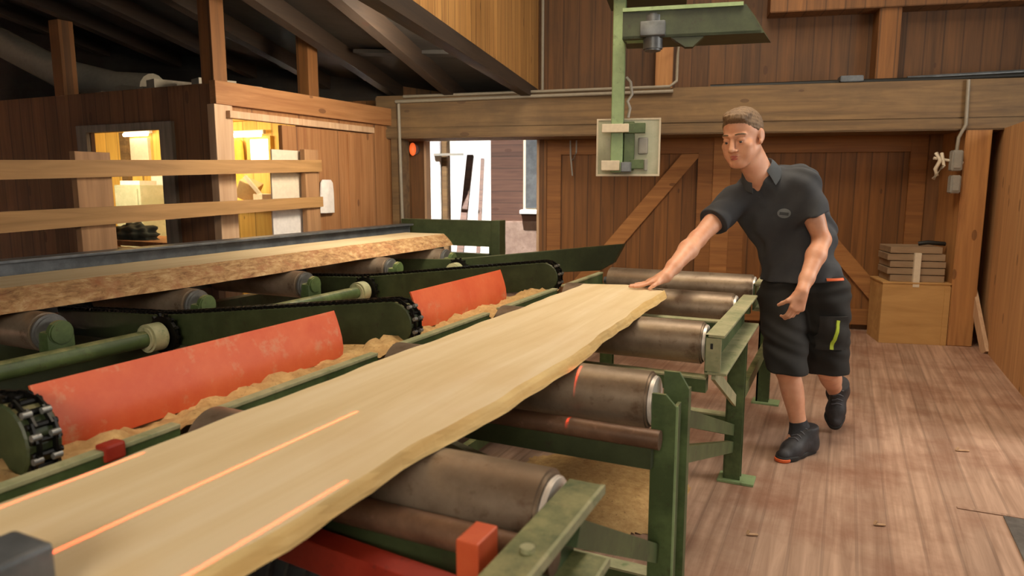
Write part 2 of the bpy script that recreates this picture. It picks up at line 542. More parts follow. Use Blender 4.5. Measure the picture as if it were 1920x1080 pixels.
tag(obj('glove_pair', m, 'cream', smooth=60), 'pale pair of gloves hanging beside the grey switch boxes', 'gloves')

# signal lamp left of the doorway
r = thing('signal_lamp', wp(-5.0, -.5, 1.6), 'orange glowing signal lamp on the wall left of the doorway', 'lamp')
r.location = wp(-4.99, -.5, 1.6)
obj('lamp_base', MB().cyl(wp(-4.99, -.5, 1.7), wp(-4.99, -.46, 1.7), .055), 'darksteel', r, smooth=40)
bm = bmesh.new(); bmesh.ops.create_uvsphere(bm, u_segments=16, v_segments=10, radius=.05)
bmesh.ops.scale(bm, vec=(.7, .7, 1.3), verts=bm.verts[:]); bmesh.ops.translate(bm, verts=bm.verts[:], vec=wp(-4.99, -.43, 1.7))
obj('lamp_shade', bm, 'signal', r, smooth=180)

# ------------------------------------------------------------------ outside the doorway
struct('ground_outside', wbox(MB(), -16, 2, -14, -.7, -.1, -.01), 'ext_ground', 'pale concrete yard outside the doorway', 'ground')
m = wbox(MB(), -9.5, -5.05, -6.2, -6, 0, 4.2)
tag(obj('white_building', m, 'ext_white'), 'sunlit white building across the yard outside the doorway', 'building')
m = wbox(MB(), -5.585, -5.368, -2.7, -2.45, 0, 3.4, bev=.01)
tag(obj('yard_post', m, 'ext_white'), 'broad whitish post outside at the left of the doorway', 'post')
m = wbox(MB(), -5.365, -5.277, -2.6, -2.47, 0, 3.2, bev=.01)
tag(obj('yard_post', m, 'beam'), 'slim dark timber post outside beside the whitish post', 'post')
m = MB().beam(wp(-5.45, -2.44, 1.73), wp(-5.05, -2.44, 1.73), .03, .03)
tag(obj('yard_crossbar', m, 'grey'), 'thin white bar across the dark post outside', 'bar')
m = MB().beam(wp(-5.09, -2.2, .02), wp(-5.145, -3.1, 1.74), .09, .05)
tag(obj('leaning_timber', m, 'ext_siding'), 'brown timber leaning outside, the wider of the two', 'timber')
m = MB().beam(wp(-4.82, -2.2, .02), wp(-4.969, -3.1, 1.69), .05, .05)
tag(obj('leaning_timber', m, 'ext_siding'), 'slender brown timber leaning outside next to the siding', 'timber')
m = wbox(MB(), -5.5, -5.38, -5.95, -5.6, 2.1, 2.28, bev=.03)
tag(obj('wall_fixture', m, 'darksteel'), 'small dark fixture on the white building outside', 'fixture')
r = thing('siding_annex', wp(-4.2, -2.1, 0), 'brown sided annex outside with small window and stone base', 'building')
obj('siding', wbox(MB(), -4.572, -3.4, -2.3, -2.0, .85, 3.2), 'ext_siding', r)
obj('stone_base', wbox(MB(), -4.56, -3.4, -2.4, -1.97, 0, .9, bev=.01), 'plaster', r)
f = obj('window_frame', wbox(MB(), -4.16, -3.9, -2.0, -1.975, 1.02, 1.92), 'cream', r)
obj('curtain', wbox(MB(), -4.13, -3.93, -1.98, -1.97, 1.06, 1.88), 'darksteel', f)
obj('window_sill', wbox(MB(), -4.19, -3.86, -2.0, -1.9, .99, 1.04, bev=.006), 'ext_white', r)

# ------------------------------------------------------------------ the booth
def holed(mb, axis, k0, k1, a0, a1, z0, z1, holes):
    """wall slab normal to axis with rectangular holes (a0,a1,z0,z1), as boxes"""
    def b(p, q, r, s):
        if q - p < 1e-4 or s - r < 1e-4:
            return
        if axis == 'Y':
            mb.box((p, k0, r), (q, k1, s))
        else:
            mb.box((k0, p, r), (k1, q, s))
    cur = a0
    for (h0, h1, g0, g1) in sorted(holes):
        b(cur, h0, z0, z1)
        b(h0, h1, z0, g0)
        b(h0, h1, g1, z1)
        cur = h1
    b(cur, a1, z0, z1)
    return mb
struct('wall_booth_front', holed(MB(), 'Y', 3.65, 3.69, -9, -4.03, 0, 2.045, [(-5.38, -4.56, .86, 1.745)]), 'booth', 'brown boarded booth wall with the lit window')
struct('wall_booth_side', holed(MB(), 'X', -4.07, -4.03, 3.69, 5.8, 0, 2.0, [(3.78, 4.5, 0, 1.83)]), 'booth_side', 'boarded booth wall with the sliding door')
struct('wall_booth_back', MB().box((-9, 5.62, 0), (-4.07, 5.66, 2.0)), 'booth_in', 'yellow lit inner back wall of the booth')
struct('wall_booth_left', MB().box((-9, 3.69, 0), (-8.96, 5.62, 2.0)), 'booth_in', 'inner left wall of the booth')
struct('ceiling_booth', MB().box((-9.0, 3.69, 2.0), (-4.07, 5.66, 2.04)), 'booth_in', 'flat board ceiling of the booth', 'ceiling')
struct('trim_20', MB().box((-4.04, 3.63, 1.9), (-3.98, 5.78, 2.06), bev=.006), 'booth_trim', 'timber along the top edge of the booth above the sliding door', 'beam')
struct('trim_21', MB().box((-4.06, 3.62, 0), (-3.99, 3.78, 1.9), bev=.005), 'trimlight', 'pale lit jamb at the booth corner', 'door frame')
r = thing('window_1', (-4.97, 3.64, .8), 'grey framed lit window of the booth', 'window', None, 'structure')
m = MB()
for lo, hi in (((-5.5, 3.62, .78), (-5.38, 3.66, 1.8)), ((-4.56, 3.62, .78), (-4.43, 3.66, 1.8)), ((-5.38, 3.62, 1.745), (-4.56, 3.66, 1.8)), ((-5.38, 3.62, .8), (-4.56, 3.66, .86))):
    m.box(lo, hi, bev=.004)
obj('window_frame', m, 'grey_wood', r)
# sliding door and its track
r = thing('door_3', (-3.98, 4.9, 0), 'pale brown sliding door of the booth', 'door', None, 'structure')
obj('door_panel', MB().box((-4.01, 4.24, .03), (-3.97, 5.4, 1.8), bev=.004), 'booth_side', r)
obj('stile', MB().box((-3.97, 5.02, .05), (-3.955, 5.12, 1.78), bev=.003), 'booth_side', r)
tag(obj('door_track', MB().box((-4.01, 3.72, 1.81), (-3.95, 5.4, 1.862), bev=.006), 'trimlight'), 'pale metal sliding track above the booth door', 'rail')
# uprights from the booth up to the roof
for x, y, z, lab, k in ((-4.06, 3.7, 2.75, 'tall upright on the booth corner reaching the roof', 22), (-5.69, 3.7, 2.62, 'upright on the booth top at the far left', 23), (-4.06, 4.66, 2.6, 'short upright on the booth above the sliding door', 24)):
    struct('trim_%d' % k, MB().box((x - .06, y - .06, 2.04), (x + .06, y + .06, z), bev=.005), 'door', lab, 'post')
m = MB()
m.tube([(-9.5, 4.5, 3.0), (-8.4, 4.5, 2.88), (-7.9, 4.5, 2.78), (-7.0, 4.5, 2.42), (-6.2, 4.5, 2.24), (-5.7, 4.5, 2.19)], .14, 16)
tag(obj('duct', m, 'duct', smooth=60), 'dusty grey duct sagging over the booth roof', 'duct')
for i in range(7):
    x = -5.6 + i * .21
    h = (.05, .09, .07, .11, .06, .1, .05)[i]
    m = MB().beam((x, 3.9 + .03 * (i % 3), 2.046 + h / 2), (x + .1, 4.28 - .05 * (i % 2), 2.046 + h / 2), .15, h)
    o = obj('scrap_board', m, 'duct')
    tag(o, 'dusty scrap board lying on the booth roof among others', 'board', 'scrap boards on the booth roof')

# things inside the booth
def lamp(name, lo, hi, label):
    r = thing(name, ((lo[0] + hi[0]) / 2, lo[1], lo[2]), label, 'lamp')
    obj('lamp_housing', MB().box((lo[0] - .03, lo[1] + .03, hi[2] - .01), (hi[0] + .03, hi[1] + .03, hi[2] + .03), bev=.005), 'white', r)
    obj('lamp_tube', MB().cyl((lo[0], (lo[1] + hi[1]) / 2, (lo[2] + hi[2]) / 2), (hi[0], (lo[1] + hi[1]) / 2, (lo[2] + hi[2]) / 2), (hi[2] - lo[2]) / 2), 'tube', r, smooth=60)
    return r
lamp('tube_lamp', (-7.53, 5.5, 1.885), (-7.15, 5.54, 1.925), 'glowing tube lamp seen through the booth window')
lamp('tube_lamp', (-5.88, 5.5, 1.83), (-5.46, 5.54, 1.87), 'glowing tube lamp seen through the booth door')
tag(obj('notice_board', MB().box((-7.53, 5.58, 1.62), (-7.23, 5.62, 1.87), bev=.004), 'cream'), 'cream notice board under the lamp in the booth window', 'board')
tag(obj('wall_paper_sheet', MB().box((-7.24, 5.6, 1.31), (-7.02, 5.62, 1.44)), 'white'), 'white sheet on the booth wall below the notice board', 'paper')
tag(obj('dark_upright', MB().box((-7.68, 5.56, .0), (-7.58, 5.62, 1.94)), 'beam'), 'dark upright on the inner booth wall', 'post')
r = thing('cabinet', (-6.98, 5.2, 0), 'grey green cabinet with papers on it in the booth window', 'cabinet')
obj('cabinet_body', MB().box((-7.19, 5.1, 0), (-6.78, 5.45, 1.34), bev=.01), 'panel_grey', r)
obj('cabinet_door', MB().box((-7.16, 5.085, .1), (-6.81, 5.1, 1.3), bev=.004), 'panel_grey', r)
tag(obj('paper_stack', MB().box((-7.15, 5.15, 1.34), (-6.9, 5.4, 1.385), rotz=.2), 'white'), 'white papers on the cabinet in the booth', 'paper')
r = thing('workbench', (-5.0, 4.0, 0), 'wooden bench just inside the booth window', 'bench')
obj('bench_top', MB().box((-6.4, 3.75, .86), (-4.6, 4.25, .9), bev=.004), 'booth_side', r)
for x in (-6.3, -5.5, -4.7):
    obj('leg', MB().box((x, 3.8, 0), (x + .07, 3.87, .86)), 'booth_side', r)
bm = bmesh.new(); bmesh.ops.create_icosphere(bm, subdivisions=4, radius=1)
for v in bm.verts:
    v.co *= 1 + .18 * math.sin(v.co.x * 9 + 1) * math.sin(v.co.y * 8) + .1 * math.sin(v.co.z * 13)
    if v.co.z < -.3: v.co.z = -.3
    v.co = V((v.co.x * .23, v.co.y * .11, v.co.z * .1))
bmesh.ops.translate(bm, verts=bm.verts[:], vec=(-5.29, 3.92, .93))
tag(obj('work_jacket', bm, 'foliage', smooth=180), 'dark crumpled jacket on the bench in the booth window', 'jacket')
m = MB().box((-5.677, 5.59, 1.6), (-5.412, 5.63, 1.81))
r = thing('window_2', (-5.54, 5.6, 1.6), 'bright white window inside the booth', 'window', None, 'structure')
obj('pane', m, 'glassin', r)
m = MB()
for lo, hi in (((-5.71, 5.57, 1.57), (-5.677, 5.62, 1.84)), ((-5.412, 5.57, 1.57), (-5.38, 5.62, 1.84)), ((-5.677, 5.57, 1.57), (-5.412, 5.62, 1.6)), ((-5.677, 5.57, 1.81), (-5.412, 5.62, 1.84))):
    m.box(lo, hi)
obj('window_frame', m, 'booth_in', r)
tag(obj('hanging_coat', MB().loft([[(-5.81 + w * math.cos(a), 5.56 + .03 * math.sin(a), z) for a in [k * math.pi / 6 for k in range(12)]] for z, w in ((1.36, .08), (1.5, .075), (1.7, .065), (1.78, .05), (1.81, .02))]), 'yellow', smooth=50), 'yellow coat hanging inside the booth doorway', 'coat')
r = thing('shelf_unit', (-5.06, 4.9, 0), 'brown wooden counter seen through the booth doorway', 'counter')
obj('counter_front', MB().box((-5.5, 4.8, 0), (-4.45, 4.84, 1.12), bev=.004), 'booth_in', r)
obj('counter_top', MB().box((-5.5, 4.78, 1.12), (-4.45, 5.2, 1.15), bev=.004), 'booth_side', r)
obj('back_panel', MB().box((-5.4, 5.2, 1.0), (-4.5, 5.23, 1.5)), 'booth_in', r)
m = MB().box((-5.22, 4.9, 1.2), (-5.04, 5.08, 1.37), rotz=.5, bev=.01)
bmesh.ops.rotate(m.bm, verts=m.bm.verts[:], cent=(-5.1, 5, 1.26), matrix=Matrix.Rotation(.5, 3, 'Y'))
tag(obj('tilted_box', m, 'ply_tan'), 'tan box lying tilted on the booth counter', 'box')
m = MB().box((-4.97, 4.88, 1.151), (-4.8, 5.0, 1.26), rotz=-.3, bev=.006)
m.beam((-5.02, 4.86, 1.42), (-4.88, 4.9, 1.25), .03, .03)
tag(obj('hand_saw', m, 'cream'), 'cream coloured handled tool on the booth counter', 'tool')
# white boards and a rag at the sliding door
for (y0, y1, z0, z1, lab) in ((4.1, 4.44, 1.47, 1.61, 'top whitish panel on the sliding door behind the fence'), (4.085, 4.44, 1.235, 1.44, 'middle cream panel on the sliding door between the fence boards'), (4.08, 4.445, .8, 1.2, 'lower white panel on the sliding door below the fence boards')):
    tag(obj('door_sheet', MB().box((-3.966, y0, z0), (-3.95, y1, z1), bev=.003), 'white' if z0 < 1.2 else 'cream'), lab, 'panel', 'pale panels on the sliding door')
n = 16
rings = []
for z, w, d in ((1.385, .05, .012), (1.36, .07, .02), (1.27, .078, .022), (1.18, .082, .02), (1.11, .085, .016)):
    rings.append([(-3.935 + d * math.sin(a) * (1 + .35 * math.sin(5 * a + z * 9)), 4.69 + w * math.cos(a) * (1 + .08 * math.sin(4 * a)), z) for a in [k * 2 * math.pi / n for k in range(n)]])
tag(obj('hanging_rag', MB().loft(rings), 'white', smooth=60), 'white rag hanging on the pale sliding door', 'rag')

# the fence of planks in front of the booth
r = thing('plank_fence', (-3.87, 3.3, 0), 'two pale horizontal planks on posts in front of the booth', 'fence')
def fboard(z0a, z1a, z0b, z1b):
    mb = MB()
    y0, y1 = .4, 4.53
    def z(a, b, y): return a + (b - a) * (y - 2.12) / (4.505 - 2.12)
    mb.prism([(-3.84, y0, z(z0a, z0b, y0)), (-3.84, y1, z(z0a, z0b, y1)), (-3.84, y1, z(z1a, z1b, y1)), (-3.84, y0, z(z1a, z1b, y0))], (-.03, 0, 0))
    return mb
obj('board', fboard(1.371, 1.469, 1.448, 1.541), 'fence', r)
obj('board', fboard(1.105, 1.212, 1.167, 1.248), 'fence', r)
for y0, y1, top in ((2.53, 2.74, 1.53), (4.37, 4.53, 1.62), (.7, .88, 1.5)):
    obj('post', MB().box((-3.92, y0, 0), (-3.872, y1, top), bev=.004), 'fence_post', r)

# ------------------------------------------------------------------ box and boards by the right post
A = WA
c0 = V((.575, 6.745, 0))
def cbox(mb, x0, x1, y0, y1, z0, z1, bev=.003, extra=0):
    mb.box((c0.x + x0, c0.y + y0, z0), (c0.x + x1, c0.y + y1, z1), rotz=A + extra, pivot=(c0.x, c0.y, 0), bev=bev)
    return mb
r = thing('plywood_box', c0, 'plain plywood box standing against the right post', 'box')
m = MB()
cbox(m, -.26, .26, 0, .02, 0, .515); cbox(m, -.26, .26, .36, .38, 0, .515)
cbox(m, -.26, -.24, .02, .36, 0, .515); cbox(m, .24, .26, .02, .36, 0, .515); cbox(m, -.24, .24, .02, .36, .1, .12)
obj('box_body', m, 'plywood', r)
obj('lid', cbox(MB(), -.265, .265, -.005, .385, .515, .53), 'plywood', r)
obj('corner_batten', cbox(MB(), .215, .26, -.012, 0, .0, .5), 'plywood', r)
zz = .53
for i, (h, w, x) in enumerate(((.062, .21, .01), (.06, .22, -.005), (.058, .215, .008), (.062, .22, -.01), (.06, .2, -.012))):
    m = cbox(MB(), x - w, x + w, .03, .34, zz, zz + h - .006, .004, .02 * (-1) ** i)
    place = ('lowest', 'second', 'third', 'fourth', 'topmost')[i]
    tag(obj('wood_block', m, 'stackwood'), place + ' flat wood block from below in the stack on the plywood box', 'block', 'wood blocks stacked on the plywood box')
    zz += h
m = cbox(MB(), -.03, .02, -.003, .03, .49, zz - .055, .001)
tag(obj('strap', m, 'cream'), 'pale strap hanging down the front of the wood block stack', 'strap')
m = MB().tube([(c0.x - .0, c0.y + .15, zz + .015), (c0.x + .07, c0.y + .14, zz + .028), (c0.x + .2, c0.y + .2, zz + .015)], .018, 8)
tag(obj('hand_tool', m, 'black', smooth=60), 'dark hand tool lying on top of the wood block stack', 'tool')
# ------------------------------------------------------------------ roller conveyor carrying the fresh plank
RY = [.35, 1.113, 1.856, 2.64, 3.41, 4.166]
RZ = .76
conv = thing('roller_conveyor', (-.87, 2.2, 0), 'green roller conveyor carrying the fresh plank to the person', 'conveyor')
def channel(mb, x_web, x_tip, y0, y1, z0, z1, t=.008):
    mb.box((x_web, y0, z0), (x_web + (t if x_tip > x_web else -t), y1, z1))
    return mb
# left side rail with dusty top flange, notched at every roller
m = MB(); f = MB()
for a, b in zip([-.3] + [y + .06 for y in RY[:-1]], [y - .06 for y in RY]):
    m.box((-1.335, a, .69), (-1.327, b, .808))
    f.box((-1.354, a, .806), (-1.324, b, .816), bev=.002)
m.box((-1.352, -.3, .66), (-1.327, 4.27, .735))
sr = obj('side_rail', m, 'green', conv)
fl = obj('flange', f, 'dusty', sr); fl['label'] = 'dusty pale top flange'
def c_rail(y0, y1, end_plate=False, mat='dusty'):
    m = MB()
    m.box((-.428, y0, .675), (-.418, y1, .815))
    r = obj('side_rail', m, 'green', conv)
    g = MB()
    g.box((-.428, y0, .806), (-.362, y1, .816), bev=.002)
    g.box((-.428, y0, .668), (-.35, y1, .678), bev=.002)
    x = obj('flange', g, mat, r); x['label'] = 'dusty pale flange' if mat == 'dusty' else 'green flange'
    if mat != 'dusty':
        obj('edge_strip', MB().box((-.366, y0, .8), (-.359, y1, .8165)).box((-.353, y0, .664), (-.347, y1, .6785)), 'dusty', r)
    if end_plate:
        e = MB().box((-.425, y0 - .004, .682), (-.372, y0 + .006, .803))
        x = obj('end_plate', e, 'dusty', r); x['label'] = 'cream end plate with a bolt slot'
        obj('bolt_slot', MB().box((-.409, y0 - .008, .765), (-.4, y0 - .003, .785)), 'black', r)
    return r
c_rail(.1, 1.15, False, 'green'); c_rail(2.53, 3.55, True); c_rail(3.95, 4.6)
m = MB()
m.cyl((-.392, .88, .815), (-.392, .88, .824), .011, seg=12)
obj('clamp_bolt', m, 'dusty', conv)
# rollers
def roller_at(y, x0, x1, z, first=[None], cap='cap', r=.08):
    m = MB().cyl((x0, y, z), (x1, y, z), r, seg=48, bev=.006)
    o = obj('roller', m, 'roller', conv, smooth=40)
    c = MB().cyl((x1 + .001, y, z), (x1 + .012, y, z), r * .86, seg=32, bev=.003)
    c.cyl((x1 + .008, y, z), (x1 + .034, y, z), .02, seg=16)
    e = obj('roller_cap', c, cap, o, smooth=40); e['label'] = 'bright bearing cap'
    obj('axle', MB().cyl((x0 - .035, y, z), (x0 + .004, y, z), .02, seg=16), 'darksteel', o, smooth=40)
    return o
rr = None
for y in RY:
    if rr is None:
        rr = roller_at(y, -1.3, -.45, RZ)
        y0 = y
    else:
        c = copy_tree(rr, conv)
        c.location.y += y - y0
# legs and uprights
def leg(x, y, z1, w=.075, mat='green', foot=True):
    m = MB()
    m.box((x - w / 2, y - .03, 0), (x - w / 2 + .01, y + .03, z1))
    m.box((x - w / 2, y - .03, 0), (x + w / 2, y - .02, z1))
    m.box((x - w / 2, y + .02, 0), (x + w / 2, y + .03, z1))
    o = obj('leg', m, mat, conv)
    if foot:
        obj('foot_plate', MB().box((x - .06, y - .055, 0), (x + .1, y + .055, .012), bev=.002), 'green_light', o)
    return o
leg(-.4, 3.22, .67); leg(-.4, 4.5, .67); leg(-.4, .72, .67)
for y in (.72, 1.88, 3.22, 4.2):
    leg(-1.32, y, .66)
# pair of upright plates holding the roller end
m = MB().prism([(-.438, 1.8, 0), (-.372, 1.8, 0), (-.372, 1.8, .765), (-.402, 1.8, .797), (-.438, 1.8, .797)], (0, .01, 0))
m.box((-.384, 1.811, 0), (-.375, 1.875, .76))
obj('upright_plate', m, 'green', conv)
m = MB().prism([(-.43, 1.9, 0), (-.36, 1.9, 0), (-.36, 1.9, .79), (-.388, 1.9, .835), (-.43, 1.9, .835)], (0, .01, 0))
m.box((-.372, 1.911, 0), (-.363, 1.95, .785))
o = obj('upright_plate', m, 'green', conv)
obj('edge_strip', MB().box((-.372, 1.795, .02), (-.366, 1.8, .77)), 'green_light', o)
# cross bars
def cross(y, z0, z1, w=.05, x0=-1.33, x1=-.42):
    o = obj('cross_bar', MB().box((x0, y - w / 2, z0), (x1, y + w / 2, z1 - .006)), 'green', conv)
    x = obj('bar_flange', MB().box((x0, y - w / 2 - .004, z1 - .007), (x1, y + w / 2, z1)), 'dusty', o)
    x['label'] = 'dusty top edge of the cross bar'
cross(3.03, .70, .775); cross(2.55, .60, .657); cross(3.8, .68, .745)
cross(1.95, .14, .2); cross(.72, .14, .2); cross(3.22, .25, .31)
def cross_pipe(y, z, r):
    o = obj('cross_pipe', MB().cyl((-1.33, y, z), (-.4, y, z), r, seg=24), 'pipe', conv, smooth=40); o['label'] = 'rusty brown cross pipe'
    obj('angle_bar', MB().box((-1.33, y - .012, z - .08), (-.42, y + .02, z - .022)), 'green_dark', conv)
cross_pipe(1.745, .69, .026)
cross_pipe(1.01, .735, .028)
def strut(a, b, w=.03, h=.05, mat='green'):
    return obj('strut', MB().beam(a, b, w, h), mat, conv)
strut((-.395, 1.93, .70), (-.41, 3.18, .25)); strut((-.395, 1.93, .585), (-.41, 3.18, .17))
strut((-.405, 1.1, .74), (-.42, 1.79, .35)); strut((-.41, .75, .45), (-.42, 1.79, .22))
strut((-1.31, 1.9, .3), (-1.31, 3.2, .3)); strut((-.398, 3.25, .36), (-.398, 4.48, .36), .03, .06)
strut((-.40, 2.56, .67), (-.40, 3.2, .38), .012, .05, 'dusty')
strut((-1.31, 2.1, .43), (-.70, 1.45, .655), .03, .04, 'dusty')
# red stop and red bar under the near end
obj('stop_block', MB().box((-.49, .84, .62), (-.452, .905, .832), bev=.003), 'orange', conv)['label'] = 'red orange stop block'
obj('red_bar', MB().beam((-1.32, 1.0, .67), (-.47, .92, .67), .05, .06, bev=.003), 'red', conv)['label'] = 'red cross bar'
obj('red_clip', MB().box((-1.352, .87, .79), (-1.318, .915, .826), bev=.006), 'red', conv)['label'] = 'red clip on the left rail'

# drive motor under the near end
r = thing('drive_motor', (-1.0, 1.2, 0), 'finned grey drive motor with a round pulley under the near end of the conveyor', 'motor')
obj('motor_base', MB().box((-1.25, 1.05, 0), (-.93, 1.38, .33), bev=.006), 'green_dark', r)
obj('motor_body', MB().cyl((-1.25, 1.2, .45), (-.95, 1.2, .45), .1, seg=32, bev=.01), 'darksteel', r, smooth=40)
m = MB()
for i in range(6):
    m.cyl((-1.23 + i * .05, 1.2, .45), (-1.222 + i * .05, 1.2, .45), .115, seg=32)
obj('cooling_fins', m, 'steel', r, smooth=40)
obj('pulley', MB().cyl((-.95, 1.2, .46), (-.905, 1.2, .46), .135, seg=48, bev=.008), 'ply_tan', r, smooth=40)['label'] = 'tan round pulley disc'
tag(obj('timber_offcut', MB().box((-1.13, .86, 0), (-1.06, .93, .56), rotz=.2, bev=.003), 'plank'), 'short pale timber offcut standing under the red bar', 'offcut')

# ------------------------------------------------------------------ the two planks
def plank(name, y0, y1, ztop, th, left, right, wane, mat, label, n=90, skew=(0, 0), edge_mat=None):
    bm = bmesh.new()
    rings = []
    for i in range(n + 1):
        t = i / n
        y = y0 + (y1 - y0) * t
        l, rgt = left(y), right(y)
        w = wane(y)
        d = (.0022 if edge_mat else .004) * math.sin(y * 37) + (.001 if edge_mat else .003) * math.sin(y * 91 + 1)
        e = skew[0] if i == n else 0
        rings.append([bm.verts.new(p) for p in (
            (l, y, ztop), ((l + rgt) / 2, y + (skew[1] if i == n else 0), ztop), (rgt, y + e, ztop),
            (rgt + w * .45 + d * .6, y + e, ztop - th * .35), (rgt + w * .85 + d, y + e, ztop - th * .75), (rgt + w + d * .5, y + e, ztop - th),
            ((l + rgt) / 2, y + (skew[1] if i == n else 0), ztop - th), (l - .006, y, ztop - th))])
    for a, b in zip(rings, rings[1:]):
        for k in range(8):
            f = bm.faces.new((a[k], a[(k + 1) % 8], b[(k + 1) % 8], b[k]))
            f.material_index = 1 if k in (2, 3, 4) else 0
    bm.faces.new(rings[0][::-1]); bm.faces.new(rings[-1])
    bmesh.ops.recalc_face_normals(bm, faces=bm.faces[:])
    o = obj(name, bm, mat)
    o.data.materials.append(M[edge_mat or 'bark'])
    return tag(o, label, 'plank')
def interp(pts):
    xs = [p[0] for p in pts]; ys = [p[1] for p in pts]
    return lambda y: float(np.interp(y, xs, ys)) + .004 * math.sin(y * 11 + xs[0]) + .002 * math.sin(y * 29)
M['wane'] = wood('fresh_wane_edge', '#dcbf83', '#c39a58', 'Y', None, 0, freq=30, knots=False, bump=.2)
plank('sawn_plank', .12, 3.17, .875, .033,
      interp([(0, -1.122), (.6, -1.12), (1.5, -1.123), (2.4, -1.117), (3.2, -1.118)]),
      interp([(0, -.69), (.56, -.695), (.8, -.69), (1.07, -.692), (1.35, -.68), (1.66, -.672), (1.95, -.676), (2.2, -.688), (2.5, -.704), (2.8, -.716), (3.15, -.722)]),
      lambda y: .012 + .005 * math.sin(y * 5), 'plank', 'fresh pale sawn plank with a wavy right edge, under the hand of the person', skew=(-.055, .06), edge_mat='wane')
plank('bark_edged_slab', .2, 5.15, .932, .095,
      interp([(0, -3.47), (5.2, -3.46)]),
      interp([(0, -3.06), (1.6, -3.07), (3, -3.05), (4.2, -3.07), (5.2, -3.08)]),
      lambda y: .085 + .012 * math.sin(y * 3), 'plank', 'thick pale slab with reddish bark edge on the left conveyor')

# ------------------------------------------------------------------ left roller conveyor
lc = thing('roller_conveyor', (-3.2, 2.5, 0), 'dark green roller conveyor carrying the thick bark edged slab', 'conveyor')
LY = [.93, 1.72, 2.44, 3.22, 4.09, 4.85]
first = None
for y in LY:
    if first is None:
        o = obj('roller', MB().cyl((-3.6, y, .755), (-2.9, y, .755), .08, seg=40, bev=.006), 'roller', lc, smooth=40)
        e = MB().cyl((-2.899, y, .755), (-2.87, y, .755), .076, seg=32, bev=.01)
        x = obj('roller_cap', e, 'steel', o, smooth=40)
        e = MB().box((-2.885, y - .058, .62), (-2.815, y + .058, .77), bev=.02)
        e.cyl((-2.84, y, .76), (-2.808, y, .76), .05, seg=24, bev=.006)
        x = obj('bearing_block', e, 'green', o, smooth=40); x['label'] = 'green bearing block'
        first = o
    else:
        c = copy_tree(first, lc)
        c.location.y += y - LY[0]
obj('side_guard', MB().box((-3.66, -.5, .70), (-3.62, 5.45, .985)).box((-3.7, -.5, .975), (-3.58, 5.45, .99), bev=.003), 'darksteel', lc)['label'] = 'dark grey side guard'
obj('side_rail', MB().box((-2.9, -.5, .52), (-2.82, 5.4, .62)), 'green_dark', lc)
obj('side_rail', MB().box((-3.6, -.5, .52), (-3.52, 5.4, .62)), 'green_dark', lc)
for y in (.3, 1.5, 3.9, 5.2):
    for x in (-2.86, -3.56):
        obj('leg', MB().box((x - .04, y - .04, 0), (x + .04, y + .04, .52)), 'green_dark', lc)
r = thing('end_frame', (-3.1, 5.55, 0), 'dark green steel frame standing across the open doorway', 'frame')
m = MB().box((-3.75, 5.5, .80), (-2.72, 5.58, 1.03), bev=.006)
obj('top_beam', m, 'green_dark', r)
for x0, x1 in ((-3.75, -3.34), (-2.83, -2.72)):
    obj('leg', MB().box((x0, 5.5, 0), (x1, 5.58, .80)), 'green_dark', r)
obj('end_post', MB().box((-2.8, 5.48, .0), (-2.715, 5.6, 1.035), bev=.005), 'green_dark', r)
obj('low_bar', MB().box((-3.75, 5.5, .60), (-2.72, 5.58, .735)), 'green_dark', r)

